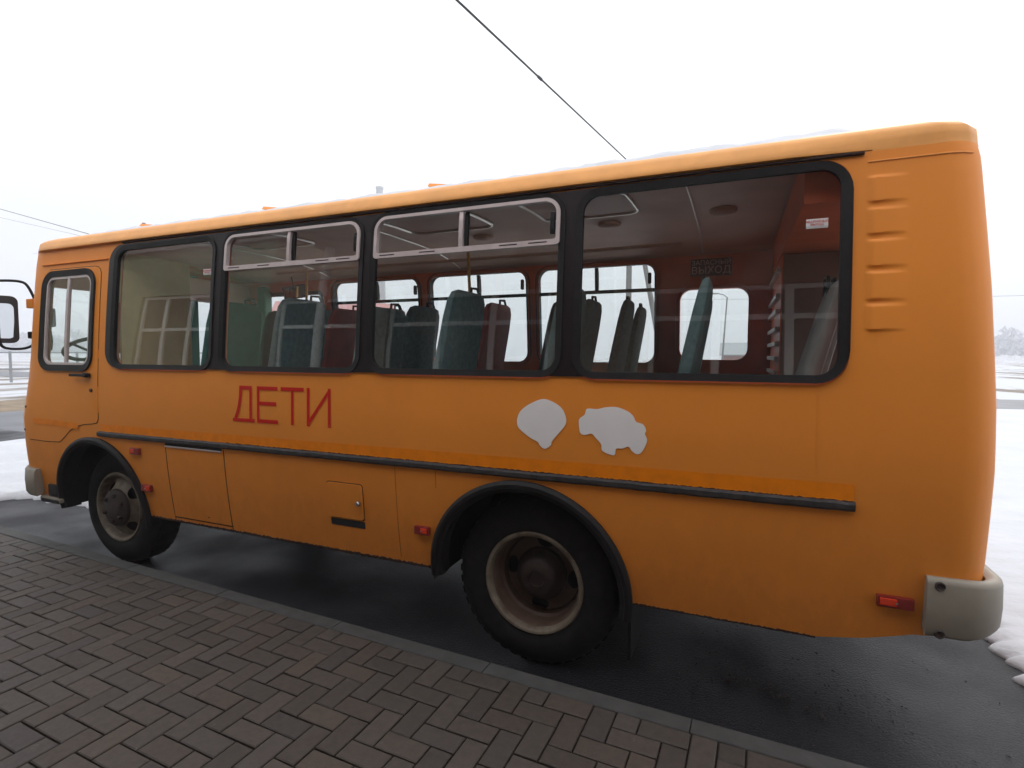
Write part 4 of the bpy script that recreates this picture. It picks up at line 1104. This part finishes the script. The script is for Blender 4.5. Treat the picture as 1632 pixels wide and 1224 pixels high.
wire('overhead_wire', (-7.6, 64, 8.3), (62, 72, 8.2), .016, 'faint low overhead wire in the fog right of the bus rear', sag=.5)
# distant top of a mast above the roof
cm = tag(empty('chimney', (-35, 48, 0)), 'pale boiler chimney whose tip shows just above the bus roof', 'chimney')
zt_ = 1.702+.283/.772*(150+2.54)
cx_ = .979-.571/.772*152.5
cm.location = (cx_, 150, 0)
MB().tube([(0, 0, 0), (0, 0, zt_+.25)], [1.9, 1.15], 14).build('stack', M['greywall'], cm, True)
MB().tube([(0, 0, zt_-.4), (0, 0, zt_+.3)], [1.3, 1.3], 14).build('rim', M['greywall'], cm, True)
# hut with brown wall and pale roof
def house(name, x, y, wx, wy, hw, hr, wall, roofm, label, rot=0, windows=2, cat='house'):
    e = tag(empty(name, (x, y, 0)), label, cat); e.rotation_euler = (0, 0, rot)
    mb2 = MB(); mb2.box((-wx/2, -wy/2, -.1), (wx/2, wy/2, hw)); mb2.add([(-wx/2, -wy/2, hw), (-wx/2, wy/2, hw), (-wx/2, 0, hr-.1), (wx/2, -wy/2, hw), (wx/2, wy/2, hw), (wx/2, 0, hr-.1)], [(0, 1, 2), (3, 5, 4), (0, 2, 5, 3), (1, 4, 5, 2)])
    mb2.build('wall', wall, e)
    o_ = .35
    V = []
    for sy in (-1, 1):
        V += [(-wx/2-o_, sy*(wy/2+o_), hw-.15), (wx/2+o_, sy*(wy/2+o_), hw-.15), (wx/2+o_, 0, hr), (-wx/2-o_, 0, hr), (-wx/2-o_, sy*(wy/2+o_), hw-.02), (wx/2+o_, sy*(wy/2+o_), hw-.02), (wx/2+o_, 0, hr+.14), (-wx/2-o_, 0, hr+.14)]
    F = []
    for b_ in (0, 8): F += [tuple(b_+i for i in f) for f in ((0,3,2,1),(4,5,6,7),(0,1,5,4),(1,2,6,5),(2,3,7,6),(3,0,4,7))]
    mk('roof', V, F, roofm, e)
    for i in range(windows):
        wx_ = -wx/2+wx*(i+.5)/windows; wn = MB().box((wx_-.5, -wy/2-.03, hw*.45), (wx_+.5, -wy/2+.02, hw*.8)).build('window', M['upvc'], e)
        MB().box((wx_-.42, -wy/2-.045, hw*.48), (wx_+.42, -wy/2-.032, hw*.77)).build('glass_pane', M['dglass'], wn)
    return e
house('hut', 2.5, 72, 6.2, 5, 1.7, 3.05, M['brown'], M['greywall'], 'small hut with brown wall and pale snowy roof seen through the rear door window', windows=1, cat='hut')
house('house', -112, 128, 34, 20, 11.5, 17.0, M['greywall'], M['redroof'], 'foggy house with red roof seen through the front passenger door glass', rot=R(35), windows=3)
# low metal fence by the road, left
fe = tag(empty('fence', (-37, 14.4, 0)), 'grey metal rail fence standing in snow beyond the front of the bus', 'fence')
mb2 = MB(); dv = Vector((.30, .954, 0)); zt2 = 1.75
for i in range(-8, 5):
    p = dv*3.0*i; mb2 = MB().box((p.x-.05, p.y-.05, 0), (p.x+.05, p.y+.05, zt2)); mb2.build('fence_post', M['fence'], fe)
for z in (zt2-.06, .75): MB().tube([dv*-24+Vector((0, 0, z)), dv*12+Vector((0, 0, z))], .045, 6).build('rail', M['fence'], fe)
# tree belt at the edge of sight: many bare crowns reading as one mass
def belt(name, pts, h, label, seed):
    rg = random.Random(seed); mb2 = MB()
    for (ax, ay), (bx, by) in zip(pts, pts[1:]):
        n_ = int(math.hypot(bx-ax, by-ay)/1.6)
        for i in range(n_):
            t_ = (i+rg.random())/n_; x = ax+(bx-ax)*t_+rg.uniform(-2, 2); y = ay+(by-ay)*t_+rg.uniform(-2, 2); H = h*rg.uniform(.45, 1.0)
            mb2.tube([(x, y, 0), (x+rg.uniform(-.2, .2), y, H*.8)], [.09, .03], 4, False)
            for k in range(85):
                z = H*rg.uniform(.12, 1); a = rg.uniform(0, 2*PI); r_ = H*.28*math.sqrt(max(0, 1-((z/H-.5)/.55)**2))*rg.random()**.5
                px_, py_ = x+r_*math.cos(a), y+r_*math.sin(a); s1 = rg.uniform(1.2, 2.6); b1_ = rg.uniform(0, 6.28)
                mb2.add([(px_, py_, z), (px_+s1*math.cos(b1_), py_+s1*math.sin(b1_), z+s1*.4), (px_+s1*.4*math.cos(b1_+1.2), py_+s1*.4*math.sin(b1_+1.2), z+s1)], [(0, 1, 2)])
    return tag(mb2.build(name, M['bush_hazed']), label, 'trees', kind='stuff')
belt('tree_belt', [(-340, -60), (-335, 90), (-300, 200)], 12, 'hazy belt of bare bushes on the horizon ahead of the bus', 1)
belt('tree_belt', [(85, 290), (170, 280), (280, 240)], 13, 'hazy belt of bare bushes on the horizon behind the bus', 2)

# ================================================================ fog
hz_ = MB().box((-420, -80, -1.2), (380, 340, 62)).build('haze', None)
hm = bpy.data.materials.new('haze'); hm.use_nodes = True; t = hm.node_tree; t.nodes.clear()
o = t.nodes.new('ShaderNodeOutputMaterial'); v = t.nodes.new('ShaderNodeVolumePrincipled'); v.inputs['Color'].default_value = (.93, .95, 1, 1); v.inputs['Density'].default_value = .0024
v.inputs['Anisotropy'].default_value = .2
t.links.new(v.outputs[0], o.inputs['Volume']); hz_.data.materials.append(hm)
tag(hz_, 'thin grey winter fog over the whole place', 'fog', kind='stuff')
